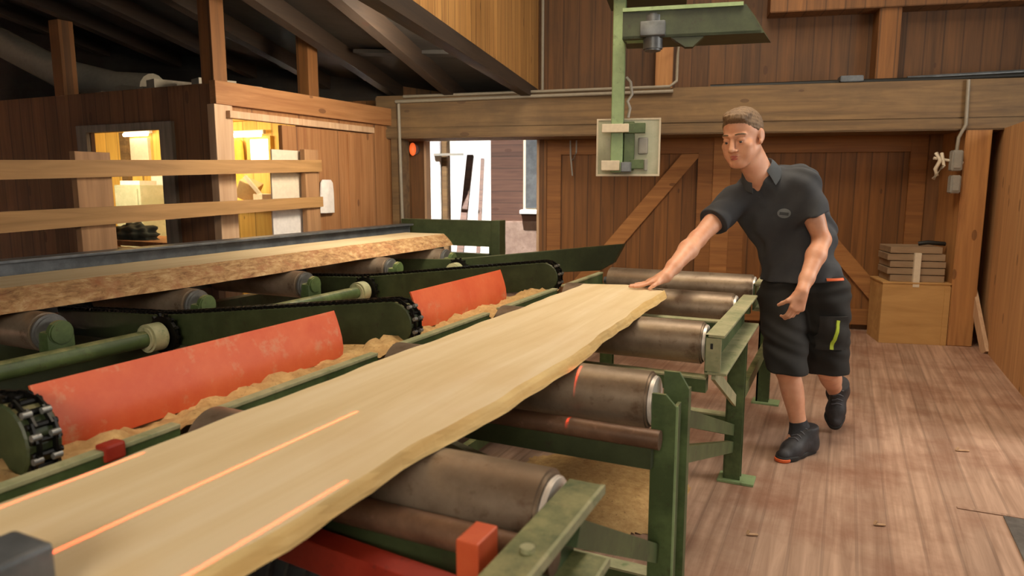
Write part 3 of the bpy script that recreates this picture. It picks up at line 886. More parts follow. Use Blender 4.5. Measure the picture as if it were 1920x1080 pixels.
# ------------------------------------------------------------------ chain cross transfer between the conveyors
tr = thing('chain_transfer', (-2.2, 2.5, 0), 'dark green chain transfer arms with orange plates between the two conveyors', 'chain transfer')
NC, NR = (-1.5, .835), .082
def outline(off=0):
    top = [(-3.5, .735 + off), (-2.78, .766 + off), (-2.62, .782 + off), (-1.53, .914 + off)]
    arc = []
    for k in range(0, 15):
        a = math.radians(96 - k * 13.5)
        arc.append((NC[0] + (NR + off) * math.cos(a), NC[1] + (NR + off) * math.sin(a)))
    return top, arc
def make_arm(y, nose=True):
    top, arc = outline()
    if nose:
        prof = top[:3] + arc + [(-1.68, .738), (-2.6, .64), (-3.5, .61)]
    else:
        prof = top[:3] + [(-1.395, .935), (-1.40, .915), (-1.46, .80), (-1.56, .74), (-2.6, .64), (-3.5, .61)]
    m = MB().prism([(x, y, z) for x, z in prof], (0, .07, 0))
    es = [e for e in m.bm.edges if abs(e.verts[0].co.y - e.verts[1].co.y) < 1e-5]
    bmesh.ops.bevel(m.bm, geom=es, offset=.004, segments=1, affect='EDGES')
    arm = obj('arm', m, 'green_dark', tr)
    if nose:
        # roller chain along the top and round the nose
        top, arc = outline(.003)
        path = [V((x, y + .035, z)) for x, z in top[:3] + arc]
        seg = [0]
        for a, b in zip(path, path[1:]):
            seg.append(seg[-1] + (b - a).length)
        m = MB()
        s = 0
        i = 0
        while s < seg[-1] - .02:
            def at_len(q):
                k = min(max(np.searchsorted(seg, q) - 1, 0), len(path) - 2)
                return path[k].lerp(path[k + 1], (q - seg[k]) / (seg[k + 1] - seg[k]))
            a, b = at_len(s), at_len(s + .03)
            d = (b - a).normalized()
            n = d.cross(V((0, 1, 0)))
            o_ = .016 if i % 2 else .022
            for sy in (-1, 1):
                m.beam(a + V((0, sy * o_, 0)) - d * .006, b + V((0, sy * o_, 0)) + d * .006, .005, .02, up=n)
            m.cyl(a + V((0, -.03, 0)), a + V((0, .03, 0)), .007, seg=8)
            s += .03
            i += 1
        obj('chain', m, 'chain', arm)
        for k in range(4):
            a = math.radians(44 - 30 * k)
            q = V((NC[0] + .094 * math.cos(a), y + .035, NC[1] + .094 * math.sin(a)))
            for e0, e1 in ((-.032, -.014), (.006, .024)):
                x = obj('chain_pin', MB().cyl(q + V((0, e0, 0)), q + V((0, e1, 0)), .007, seg=12), 'steel', arm, smooth=40)
                x['label'] = 'shiny chain pin'
    # wheel and bearing on the shaft
    w = MB().cyl((-2.69, y - .05, .69), (-2.69, y - .035, .69), .085, seg=28)
    for k in range(14):
        a = k * 2 * math.pi / 14
        w.beam((-2.69 + .08 * math.cos(a), y - .0425, .69 + .08 * math.sin(a)), (-2.69 + .098 * math.cos(a), y - .0425, .69 + .098 * math.sin(a)), .012, .012, up=(0, 1, 0))
    obj('sprocket', w, 'chain', arm)
    obj('bearing', MB().cyl((-2.69, y - .14, .69), (-2.69, y - .055, .69), .062, seg=28, bev=.01), 'dusty', arm, smooth=40)
    return arm
a0 = make_arm(.78)
for y in (2.2, 3.65):
    c = copy_tree(a0, tr)
    c.location.y += y - .85
make_arm(4.75, False)
obj('shaft', MB().cyl((-2.69, -.4, .69), (-2.69, 4.9, .69), .036, seg=28), 'green', tr, smooth=40)['label'] = 'long green round shaft'
def plate(y0, y1):
    prof = [(-1.532, .93), (-1.522, .905), (-1.51, .87), (-1.502, .84), (-1.498, .805), (-1.502, .775)]
    back = [(x - .006, z - .002) for x, z in prof[::-1]]
    m = MB().prism([(x, y0, z) for x, z in prof + back], (0, y1 - y0, 0))
    o = obj('deflector_plate', m, 'orange', tr, smooth=50)
    o['label'] = 'orange curved deflector plate'
    return o
plate(.86, 1.84); plate(2.3, 3.1)
obj('tray', MB().box((-2.62, .1, .56), (-1.37, 3.6, .6)), 'darksteel', tr)
for x in (-2.58, -1.42):
    for y in (.2, 3.5):
        obj('leg', MB().box((x - .03, y - .03, 0), (x + .03, y + .03, .56)), 'green_dark', tr)

# sawdust lying in the tray, and a drift of it on the floor
def sheet(name, x0, x1, y0, y1, fn, label, step=.02, trim=None):
    bm = bmesh.new()
    nx, ny = int((x1 - x0) / step) + 1, int((y1 - y0) / step) + 1
    g = [[bm.verts.new((x0 + (x1 - x0) * i / (nx - 1), y0 + (y1 - y0) * j / (ny - 1), 0)) for j in range(ny)] for i in range(nx)]
    for i in range(nx):
        for j in range(ny):
            v = g[i][j]
            v.co.z = fn(v.co.x, v.co.y)
    for i in range(nx - 1):
        for j in range(ny - 1):
            bm.faces.new((g[i][j], g[i + 1][j], g[i + 1][j + 1], g[i][j + 1]))
    bmesh.ops.recalc_face_normals(bm, faces=bm.faces[:])
    o = obj(name, bm, 'sawdust', smooth=180)
    if trim:
        b2 = bmesh.new(); b2.from_mesh(o.data)
        bx, by = o.location.x, o.location.y
        bmesh.ops.delete(b2, geom=[v for v in b2.verts if trim(v.co.x + bx, v.co.y + by)], context='VERTS')
        b2.to_mesh(o.data); b2.free()
    return tag(o, label, 'sawdust', None, 'stuff')
def lump(x, y):
    return (.012 * math.sin(x * 23 + y * 7) * math.sin(y * 17 - x * 5) + .007 * math.sin(x * 61 + 2) * math.sin(y * 53) + random.uniform(-.009, .011))
def bed(x, y):
    base = .605 + .05 * max(0, min(1, (x + 2.5) / .5))
    if x > -1.62:
        base = .655 + .125 * min(1, (x + 1.62) / .1) ** .7
    edge = max(0, min(1, (y - .12) / .1, (3.58 - y) / .1))
    return .602 + (base - .602 + lump(x, y)) * edge
sheet('sawdust', -2.6, -1.365, .12, 3.58, bed, 'brown sawdust filling the tray between the orange plates and the rail')
def drift(x, y):
    d = ((x + .95) / .38) ** 2 + ((y - 2.85) / .55) ** 2
    return max(.001, .06 * (1 - d)) + (random.uniform(0, .003) if d < 1.1 else 0)
sheet('sawdust', -1.4, -.5, 2.2, 3.5, drift, 'drift of pale sawdust on the floor below the conveyor', .0125, lambda x, y: ((x + .95) / .4) ** 2 + ((y - 2.85) / .58) ** 2 > 1 + .07 * math.sin(x * 31) + .07 * math.sin(y * 27 + x * 9))

# ------------------------------------------------------------------ hanging control station
cs = thing('control_station', (-1.28, 4.2, 1.4), 'green hanging control station with a pale square box', 'control station')
obj('mount_post', MB().box((-1.318, 4.16, 1.42), (-1.245, 4.23, 4.4), bev=.006), 'green_light', cs)
bx = obj('control_box', MB().box((-1.41, 4.25, 1.405), (-1.03, 4.42, 1.74), bev=.008), 'panel_grey', cs, smooth=40)
bx['label'] = 'pale square control box'
obj('box_rim', MB().box((-1.413, 4.245, 1.398), (-1.027, 4.26, 1.41)).box((-1.413, 4.245, 1.735), (-1.027, 4.26, 1.745)).box((-1.413, 4.245, 1.41), (-1.403, 4.26, 1.735)).box((-1.037, 4.245, 1.41), (-1.027, 4.26, 1.735)), 'cream', bx)
for z0, z1, x0, x1 in ((1.655, 1.705, -1.37, -1.21), (1.43, 1.49, -1.37, -1.26)):
    obj('clamp', MB().box((x0, 4.13, z0), (x1, 4.16, z1), bev=.004), 'cream', cs)['label'] = 'cream clamp on the post'
obj('slide_bar', MB().box((-1.24, 4.17, 1.43), (-1.18, 4.24, 1.72), bev=.005), 'green', cs)
obj('bracket', MB().box((-1.24, 4.15, 1.65), (-1.115, 4.2, 1.71), bev=.004), 'green', cs)
obj('bracket', MB().box((-1.2, 4.15, 1.44), (-1.12, 4.2, 1.495), bev=.004), 'green', cs)
obj('switch_block', MB().box((-1.25, 4.1, 1.42), (-1.19, 4.16, 1.48), bev=.006), 'darksteel', cs)
obj('button_plate', MB().box((-1.16, 4.235, 1.53), (-1.1, 4.25, 1.63), bev=.01).box((-1.12, 4.235, 1.43), (-1.1, 4.25, 1.5), bev=.004), 'grey', cs)
m = MB().tube([(-1.235, 4.2, 1.98), (-1.21, 4.19, 1.95), (-1.2, 4.2, 1.88), (-1.225, 4.19, 1.84), (-1.21, 4.2, 1.8), (-1.22, 4.2, 1.745)], .009)
obj('cable', m, 'grey', cs, smooth=60)
# overhead arm: folded green trough
m = MB()
m.prism([(-1.25, 4.02, 2.32), (-.6, 4.02, 2.32), (-.5, 4.02, 2.165), (-1.25, 4.02, 2.165)], (0, .02, 0))
m.prism([(-1.25, 4.02, 2.165), (-.5, 4.02, 2.165), (-.42, 4.4, 2.18), (-1.25, 4.4, 2.18)], (0, 0, .015))
m.prism([(-.6, 4.02, 2.32), (-.5, 4.02, 2.165), (-.42, 4.4, 2.18), (-.52, 4.4, 2.34)], (.015, 0, 0))
arm = obj('overhead_arm', m, 'green_dark', cs)
obj('arm_edge', MB().box((-1.25, 4.0, 2.31), (-.6, 4.045, 2.33)), 'green_light', arm)
obj('knuckle', MB().cyl((-1.24, 4.1, 2.19), (-1.12, 4.1, 2.19), .035, seg=20, bev=.01), 'green_light', cs, smooth=40)
obj('gear_motor', MB().cyl((-1.08, 4.06, 2.10), (-1.08, 4.06, 2.3), .055, seg=24, bev=.01).box((-1.15, 3.97, 2.17), (-1.01, 4.05, 2.25), bev=.01), 'darksteel', cs, smooth=40)['label'] = 'dark blue grey gear motor'
obj('stub', MB().prism([(-.98, 4.03, 2.165), (-.8, 4.03, 2.165), (-.86, 4.03, 2.11), (-.9, 4.03, 2.11)], (0, .06, 0)), 'green_dark', cs)
obj('cross_head', MB().box((-1.36, 4.1, 2.42), (-.9, 4.45, 2.52), bev=.006), 'green_dark', cs)

cs.rotation_euler = (0, 0, math.radians(12))

# blurred grey clamp block at the near end of the plank
r = thing('clamp_block', (-.77, .33, .875), 'dark grey clamp block on the near end of the plank', 'clamp')
obj('block', MB().box((-.87, .2, .876), (-.795, .455, .945), bev=.006), 'darksteel', r)
obj('block_arm', MB().box((-.795, .2, .876), (-.72, .38, .90), bev=.006), 'black', r)

# little chips on the floor
for x, y, s, lab in ((.613, 4.063, .03, 'curled wood chip on the floor at the right'), (.2, 3.0, .02, 'small wood chip on the floor in front of the shoes'), (-.25, 2.7, .02, 'small wood chip on the floor beside the green leg')):
    m = MB().beam((x - s, y, .006), (x + s, y + s * .6, .006), .012, .004)
    m.beam((x - s, y, .006), (x - s * .6, y + s * .3, .02), .012, .004)
    tag(obj('wood_chip', m, 'trimlight'), lab, 'wood chip')
def _j(*p):
    return np.array(p, float)
JOINTS = dict(Rs=_j(-.524, 3.731, 1.261), Re=_j(-.646, 3.476, 1.085), Rw=_j(-.730, 3.187, .931), Ls=_j(-.200, 3.752, 1.342), Le=_j(-.098, 3.746, 1.079), Lw=_j(-.165, 3.531, .849),
              pel=_j(-.184, 3.888, .832), waist=_j(-.234, 3.882, 1.010), chest=_j(-.335, 3.813, 1.216), upback=_j(-.315, 3.874, 1.331), neck=_j(-.402, 3.723, 1.410),
              Rhip=_j(-.272, 3.868, .759), Lhip=_j(-.075, 3.876, .785), Rk=_j(-.221, 3.704, .432), Ra=_j(-.142, 3.713, .116), Lk=_j(-.035, 3.879, .411), La=_j(.011, 4.211, .192),
              rtoe=_j(-.226, 3.520, 0), rheel=_j(-.077, 3.768, 0), ltoe=_j(.014, 4.102, 0), vneck=_j(-.397, 3.630, 1.306))
BADGE = _j(-.256, 3.604, 1.217)
POCKET = _j(.03, 3.71, .62)
STRIPE = _j(.03, 3.71, .612)
TRIM = _j(.01, 3.735, .885)
# ------------------------------------------------------------------ the person
import openvdb

class Sdf:
    """signed distance field on a grid, meshed into one continuous surface"""
    def __init__(s, lo, hi, h):
        s.lo = np.array(lo, float); s.h = h
        s.n = np.ceil((np.array(hi) - s.lo) / h).astype(int) + 1
        s.f = np.full(s.n, .06, np.float32)
    def _reg(s, lo, hi):
        a = np.clip(np.floor((np.array(lo) - s.lo) / s.h).astype(int), 0, s.n)
        b = np.clip(np.ceil((np.array(hi) - s.lo) / s.h).astype(int) + 1, 0, s.n)
        sl = tuple(slice(i, j) for i, j in zip(a, b))
        ax = [(s.lo[k] + np.arange(a[k], b[k]) * s.h).astype(np.float32) for k in range(3)]
        return sl, np.meshgrid(*ax, indexing='ij', sparse=True)
    def put(s, fn, lo, hi, k=.01, op='add'):
        m = max(.025, 1.3 * k)
        sl, (X, Y, Z) = s._reg(np.array(lo) - m, np.array(hi) + m)
        if 0 in s.f[sl].shape:
            return s
        d = fn(X, Y, Z)
        f = s.f[sl]
        if op == 'add':
            h = np.clip(.5 + .5 * (d - f) / k, 0, 1)
            s.f[sl] = d * (1 - h) + f * h - k * h * (1 - h)
        else:
            d = -d
            h = np.clip(.5 - .5 * (d - f) / k, 0, 1)
            s.f[sl] = d * (1 - h) + f * h + k * h * (1 - h)
        return s
    def cone(s, a, b, ra, rb, k=.01, op='add'):
        a = np.array(a, float); b = np.array(b, float); d = b - a; L2 = d @ d
        def fn(X, Y, Z):
            x, y, z = X - a[0], Y - a[1], Z - a[2]
            t = np.clip((x * d[0] + y * d[1] + z * d[2]) / L2, 0, 1)
            return np.sqrt((x - t * d[0]) ** 2 + (y - t * d[1]) ** 2 + (z - t * d[2]) ** 2) - (ra + (rb - ra) * t)
        r = max(ra, rb)
        return s.put(fn, np.minimum(a, b) - r, np.maximum(a, b) + r, k, op)
    def ell(s, c, rad, R=None, k=.01, op='add'):
        c = np.array(c, float); R = np.eye(3) if R is None else np.array(R, float)   # columns of R: the local axes
        rad = np.array(rad, float)
        def fn(X, Y, Z):
            x, y, z = X - c[0], Y - c[1], Z - c[2]
            q = [(x * R[0, i] + y * R[1, i] + z * R[2, i]) for i in range(3)]
            k0 = np.sqrt(sum((q[i] / rad[i]) ** 2 for i in range(3)))
            k1 = np.sqrt(sum((q[i] / rad[i] ** 2) ** 2 for i in range(3)))
            return k0 * (k0 - 1) / np.maximum(k1, 1e-6)
        ext = np.sqrt(((R * rad) ** 2).sum(1))
        return s.put(fn, c - ext, c + ext, k, op)
    def cut(s, p, n, k=.004, lo=None, hi=None):
        """remove what lies on the side n points to"""
        p = np.array(p, float); n = np.array(n, float); n = n / np.linalg.norm(n)
        lo = s.lo if lo is None else lo; hi = s.lo + s.n * s.h if hi is None else hi
        sl, (X, Y, Z) = s._reg(lo, hi)
        d = (X - p[0]) * n[0] + (Y - p[1]) * n[1] + (Z - p[2]) * n[2]
        f = s.f[sl]
        h = np.clip(.5 - .5 * (d - f) / k, 0, 1)
        s.f[sl] = d * (1 - h) + f * h + k * h * (1 - h)
        return s
    def like(s):
        o = Sdf(s.lo, s.lo + s.h, s.h)
        o.n = s.n.copy()
        o.f = np.full(o.n, .06, np.float32)
        return o
    def join(s, other, k):
        d, f = other.f, s.f
        h = np.clip(.5 + .5 * (d - f) / k, 0, 1)
        s.f = (d * (1 - h) + f * h - k * h * (1 - h)).astype(np.float32)
        return s
    def wrinkle(s, amp, fn):
        sl, (X, Y, Z) = s._reg(s.lo, s.lo + s.n * s.h)
        s.f += (amp * fn(X, Y, Z)).astype(np.float32)
        return s
    def obj(s, name, mat, parent):
        g = openvdb.FloatGrid(.06)
        s.f[0], s.f[-1] = .06, .06
        s.f[:, 0], s.f[:, -1] = .06, .06
        s.f[:, :, 0], s.f[:, :, -1] = .06, .06
        g.copyFromArray(np.clip(s.f, -.03, .06))
        pts, quads = g.convertToQuads(0.0)
        pts = pts * s.h + s.lo
        base = np.array(world_loc(parent)) if parent else np.zeros(3)
        me = bpy.data.meshes.new(name)
        me.from_pydata((pts - base).tolist(), [], quads.tolist())
        bm = bmesh.new(); bm.from_mesh(me)
        bmesh.ops.recalc_face_normals(bm, faces=bm.faces[:])
        bmesh.ops.smooth_vert(bm, verts=bm.verts[:], factor=.5, use_axis_x=True, use_axis_y=True, use_axis_z=True)
        bm.to_mesh(me)
        bvh = BVHTree.FromBMesh(bm)
        bm.free()
        me.polygons.foreach_set('use_smooth', [True] * len(me.polygons))
        me.materials.append(M[mat])
        o = bpy.data.objects.new(name, me)
        COL.objects.link(o)
        o.parent = parent
        return o, bvh, V(base)

def skin_mat():
    t = NT('skin')
    raw, _ = t.coord()
    n1 = t.noise(raw, 12, 4)
    n2 = t.noise(raw, 90, 3)
    col = t.ramp(n1, [(.3, rgb('#c98d6c')), (.6, rgb('#d9a283')), (.8, rgb('#cf8d70'))])
    t.bump(n2, .04, .002)
    t.b.inputs['Subsurface Weight'].default_value = .12
    t.b.inputs['Subsurface Radius'].default_value = (.012, .005, .003)
    return t.fin(col, .5)
M['skin'] = skin_mat()
def cloth(name, c1, c2, scale=9, rough=.85):
    t = NT(name)
    raw, _ = t.coord()
    n1 = t.noise(raw, scale, 5, .6)
    n2 = t.noise(raw, 420, 2)
    col = t.ramp(n1, [(.35, rgb(c1)), (.7, rgb(c2))])
    t.bump(n2, .15, .001)
    return t.fin(col, rough)
M['shirt'] = cloth('charcoal_pique', '#34363a', '#3e4043')
M['collar'] = cloth('charcoal_collar', '#3c4146', '#474c51')
M['shorts'] = cloth('black_work_cloth', '#161513', '#211f1c')
M['pocket'] = cloth('grey_pocket_cloth', '#1f1d1b', '#2b2926')
M['sock'] = cloth('dark_sock', '#26272c', '#33353b', 40)
M['shoe'] = cloth('black_shoe', '#201f21', '#37373c', 22, .6)
M['sole'] = plain('dark_rubber_sole', '#1c1b1a', .7)
M['orange_trim'] = plain('orange_trim', '#d9642f', .6)
M['lime'] = plain('lime_stripe', '#b5cc3a', .6)
M['badge'] = plain('grey_badge', '#6f7476', .7)
M['badge_dark'] = plain('dark_badge_mark', '#3c3f42', .7)
M['lips'] = plain('lips', '#b9655a', .5)
M['eyewhite'] = plain('eye_white', '#e8e0d8', .3)
M['iris'] = plain('eye_iris', '#3a3a3c', .3)
M['lace'] = plain('grey_lace', '#5d5f66', .8)
def hair_mat():
    t = NT('short_brown_hair')
    raw, gv = t.coord(0, (120, 120, 40))
    n1 = t.noise(gv, 1, 5, .7)
    n2 = t.noise(raw, 22, 4)
    col = t.ramp(n1, [(.3, rgb('#5a4633')), (.55, rgb('#846a4e')), (.8, rgb('#ab8d6a'))])
    col = t.mix(t.math('MULTIPLY', n2, .5), col, rgb('#5b4733'))
    t.bump(n1, .8, .006)
    return t.fin(col, .6)
M['hair'] = hair_mat()

J = dict(JOINTS)
man = thing('person', (-.1, 3.75, 0), 'person in charcoal polo and black shorts leaning over with one hand on the plank', 'person')

# head frame: columns right, front, up (found from the tilt of the face)
HR = np.array([[-.9529, -.2781, -.1208], [.2994, -.9261, -.2296], [-.048, -.255, .9658]])
HC = np.array([-.4711, 3.5716, 1.572])
HS = 1.1
def hd(l, f, u):
    """head point: left, front, up in metres of an average head"""
    return HC + HR @ (np.array([-l, f, u]) * HS)
def hv(*r):
    return np.array(r) * HS
body = Sdf((-.96, 3.0, .0), (.18, 4.4, 1.75), .004)
K = np.array
# --- head
body.ell(hd(0, -.012, .035), hv(.077, .097, .086), HR)
body.ell(hd(0, .03, -.03), hv(.06, .066, .085), HR, .02)
for s in (-1, 1):
    body.cone(hd(s * .05, -.005, -.05), hd(s * .018, .068, -.097), .024 * HS, .021 * HS, .03)
    body.ell(hd(s * .045, .06, -.022), hv(.022, .024, .018), HR, .02)
    body.ell(hd(s * .036, .055, -.055), hv(.026, .03, .032), HR, .025)
body.ell(hd(0, .078, -.099), hv(.024, .018, .016), HR, .02)
for s in (-1, 1):
    body.cone(hd(s * .012, .093, .024), hd(s * .046, .076, .022), .01 * HS, .008 * HS, .015)
    body.ell(hd(s * .033, .102, .004), hv(.017, .014, .012), HR, .012, 'sub')
body.cone(hd(0, .094, .014), hd(0, .114, -.028), .009 * HS, .012 * HS, .012)
body.ell(hd(0, .118, -.033), hv(.011, .011, .009), HR, .008)
for s in (-1, 1):
    body.ell(hd(s * .013, .104, -.037), hv(.009, .012, .007), HR, .006)
    body.ell(hd(s * .008, .11, -.043), hv(.004, .005, .004), HR, .003, 'sub')
    # upper lid lowered over the eye, lower lid
    body.ell(hd(s * .032, .0812, .0055), hv(.0165, .0148, .0105), HR, .004)
    body.ell(hd(s * .032, .079, -.009), hv(.015, .013, .005), HR, .006)
body.ell(hd(0, .096, -.062), hv(.022, .009, .007), HR, .008)
body.ell(hd(0, .093, -.074), hv(.019, .009, .008), HR, .008)
body.ell(hd(0, .106, -.068), hv(.024, .006, .0025), HR, .003, 'sub')
for s in (-1, 1):
    e = hd(s * .081, -.012, .0)
    Re_ = HR @ K([[math.cos(.35 * s), math.sin(.35 * s), 0], [-math.sin(.35 * s), math.cos(.35 * s), 0], [0, 0, 1]])
    body.ell(e, hv(.007, .018, .03), Re_, .008)
    body.ell(hd(s * .092, -.008, .004), hv(.006, .0105, .018), Re_, .004, 'sub')
    body.ell(hd(s * .08, .0, -.026), hv(.007, .011, .012), HR, .006)
# --- neck
body.cone(hd(0, -.025, -.04), J['neck'], .056 * HS, .062, .03)
body.cone(hd(0, .005, -.07), J['neck'] + K([-.01, -.035, -.03]), .04 * HS, .045, .03)
# --- torso under the clothes
sp = J['neck'] - J['pel']; sp /= np.linalg.norm(sp)
lf = J['Ls'] - J['Rs']; lf -= sp * (lf @ sp); lf /= np.linalg.norm(lf)
fr = np.cross(lf, sp)
TR = np.array([lf, fr, sp]).T
body.ell(J['chest'], (.15, .1, .17), TR, .03)
body.cone(J['neck'] + fr * .02 - sp * .02, J['vneck'] - fr * .095 - sp * .03, .045, .04, .03)
body.ell(J['waist'], (.13, .095, .14), TR, .04)
body.ell(J['pel'], (.15, .105, .12), TR, .04)
body.cone(J['neck'] - sp * .05, J['Ls'], .05, .045, .03)
body.cone(J['neck'] - sp * .05, J['Rs'], .05, .045, .03)
# --- arms
def arm(sh, el, wr, side):
    sh, el, wr = K(sh), K(el), K(wr)
    body.cone(sh, el, .05, .041, .02)
    body.ell(sh + (el - sh) * .55, (.046, .046, .1), frame(el - sh, fr), .02)
    d = wr - el
    body.cone(el, el + d * .3, .041, .0455, .02)
    body.cone(el + d * .3, el + d * .75, .0455, .033, .02)
    body.cone(el + d * .75, wr, .033, .0275, .02)
def frame(d, ref):
    """columns: side, normal, direction"""
    d = K(d) / np.linalg.norm(d)
    s = np.cross(ref, d); s /= np.linalg.norm(s)
    n = np.cross(d, s)
    return np.array([s, n, d]).T
arm(J['Rs'], J['Re'], J['Rw'], -1)
arm(J['Ls'], J['Le'], J['Lw'], 1)
# --- hands
def hand(wr, d, n, thumb, curl, spread, scale=1.0, thumb_curl=0.0, lift=0):
    """wr wrist, d direction of the fingers, n back-of-hand normal, thumb: +1/-1 side along cross(d, n)"""
    d = K(d, float) / np.linalg.norm(d)
    n = K(n, float); n = n - d * (n @ d); n /= np.linalg.norm(n)
    s = np.cross(d, n) * thumb                     # towards the thumb
    w = lambda a, b, c: K(wr) + (d * a + s * b + n * c) * scale
    body.cone(wr, w(.03, .0, .0), .0275, .026 * scale, .015)
    for b in (.026, .009, -.009, -.026):
        body.cone(w(.02, b * .6, .0), w(.088 - abs(b - .006) * .35, b, 0), .017 * scale, .0125 * scale, .012)
    body.cone(w(.025, .02, -.008), w(.05, .036, -.01), .017 * scale, .014 * scale, .012)
    body.cone(w(.03, -.022, -.008), w(.075, -.028, -.006), .014 * scale, .012 * scale, .012)
    fingers = ((.028, .086, (.043, .026, .021), .0088), (.0095, .091, (.048, .029, .022), .009), (-.009, .087, (.044, .027, .021), .0086), (-.026, .078, (.034, .021, .018), .0076))
    for i, (b, a, segs, r) in enumerate(fingers):
        p = w(a - .006, b, 0)
        ang = curl[i][0]
        sp_ = spread * (1.5 - i) * .11
        for j, L in enumerate(segs):
            dirn = d * math.cos(ang) - n * math.sin(ang)
            dirn = dirn * math.cos(sp_) + s * math.sin(sp_)
            q = p + dirn * L * scale
            body.cone(p, q, r * scale * (1 - .07 * j), r * scale * (.95 - .1 * j), .004 if j else .007)
            p = q
            ang += curl[i][1]
    p = w(.03, .024, -.004)
    for j, (L, r, a, c) in enumerate(((.036, .0125, .75, .15), (.03, .0105, .5, .3 + thumb_curl), (.024, .009, .25, .45 + thumb_curl))):
        dirn = d * math.cos(a) + s * math.sin(a)
        dirn = dirn * math.cos(c) - n * math.sin(c)
        q = p + dirn * L * scale
        body.cone(p, q, r * scale, r * scale * .9, .006)
        p = q
# right hand flat on the plank, fingers towards the far left
hand(J['Rw'], (-.86, -.46, -.34), (.12, .1, 1), 1 if np.cross((-.86, -.46, 0), (0, 0, 1))[1] < 0 else -1,
     ((-.02, -.16), (-.04, -.15), (-.04, -.15), (-.02, -.14)), 1.0, .95, -.2)
# left hand hanging, fingers curling in
hand(J['Lw'], (-.2, -.18, -.95), (.6, -.78, .05), 1 if np.cross((-.2, -.18, -.95), (.6, -.78, .05))[0] < 0 else -1,
     ((.42, .6), (.5, .65), (.58, .7), (.65, .75)), -.05, 1.02, .55)
# --- legs
def leg_(hip, kn, an, back):
    hip, kn, an = K(hip), K(kn), K(an)
    body.cone(hip, kn, .085, .058, .03)
    d = an - kn
    Fr = frame(d, fr)
    body.cone(kn, an, .052, .038, .02)
    body.ell(kn + d * .3 + back, (.05, .05, .13), Fr, .03)
    body.ell(kn - fr * -.012, (.052, .05, .055), Fr, .02)
leg_(J['Rhip'], J['Rk'], J['Ra'], K([0.005, .018, 0]))
leg_(J['Lhip'], J['Lk'], J['La'], K([0.0, .012, -.005]))
body.cone(J['Ra'], J['Ra'] + K([-.03, -.05, -.05]), .038, .035, .02)
skin, skin_bvh, _ = body.obj('body', 'skin', man)
del body

# --- hair, eyes, brows, lips
hair = Sdf(HC - .2, HC + .22, .003)
hair.ell(hd(0, -.014, .037), hv(.0815, .101, .0905), HR)
hair.ell(hd(0, .03, .1), hv(.06, .055, .027), HR, .02)
hair.ell(hd(.012, .066, .094), hv(.042, .024, .018), HR, .02)
pn = HR @ K([0, .6, -.8])
hair.cut(hd(0, .0855, .0755), pn, .022)
for s in (-1, 1):
    hair.ell(hd(s * .085, .058, -.02), hv(.04, .045, .055), HR, .012, 'sub')
    hair.ell(hd(s * .09, -.015, -.01), hv(.03, .028, .038), HR, .008, 'sub')
hair.wrinkle(.0012, lambda X, Y, Z: np.sin(X * 260 + 3 * np.sin(Z * 90)) * np.sin(Y * 230 + 2 * np.sin(X * 120)) + .8 * np.sin(Z * 310 + Y * 90))
hair.obj('hair', 'hair', man)
for s in (-1, 1):
    bm = bmesh.new(); bmesh.ops.create_uvsphere(bm, u_segments=20, v_segments=12, radius=.0125 * HS)
    bmesh.ops.translate(bm, verts=bm.verts[:], vec=V(hd(s * .032, .0805, .001)))
    eye = obj('eye', bm, 'eyewhite', man, smooth=180)
    bm = bmesh.new(); bmesh.ops.create_uvsphere(bm, u_segments=16, v_segments=10, radius=.0065 * HS)
    bmesh.ops.translate(bm, verts=bm.verts[:], vec=V(hd(s * .032, .0885, -.003)))
    obj('iris', bm, 'iris', eye, smooth=180)
    m = MB()
    m.tube([hd(s * .015, .0985, .0285), hd(s * .028, .0965, .031), hd(s * .042, .0865, .0295), hd(s * .052, .075, .024)], .0034 * HS, 8)
    obj('eyebrow', m, 'hair', man, smooth=180)
lips = Sdf(HC - .2, HC + .2, .0025)
lips.ell(hd(0, .0985, -.0625), hv(.0185, .0085, .0048), HR)
lips.ell(hd(0, .0965, -.0735), hv(.0165, .0085, .0058), HR, .002)
lips.obj('lips', 'lips', man)

# --- polo shirt
sh = Sdf((-.8, 3.4, .72), (.16, 4.15, 1.5), .005)
sh.ell(J['chest'], (.172, .125, .2), TR)
sh.ell(J['upback'] + K([.015, -.03, .012]), (.15, .105, .1), TR, .08)
sh.ell(J['waist'] + lf * .0, (.175, .13, .17), TR, .05)
sh.ell(J['pel'] + sp * .02, (.205, .155, .15), TR, .05)
sh.ell((-.165, 3.94, 1.11), (.125, .1, .17), TR, .07)
for s in ('Ls', 'Rs'):
    sh.cone(J['neck'] - sp * .045, J[s], .058, .062, .05)
def folds(X, Y, Z):
    return (np.sin(34 * (X * .8 + Z * .9 + .25 * np.sin(9 * Y + 7 * Z))) * np.sin(13 * Z + 8 * X) + .7 * np.sin(52 * (Z * .6 - X * .7) + 5 * Y) * np.sin(17 * X + 3))
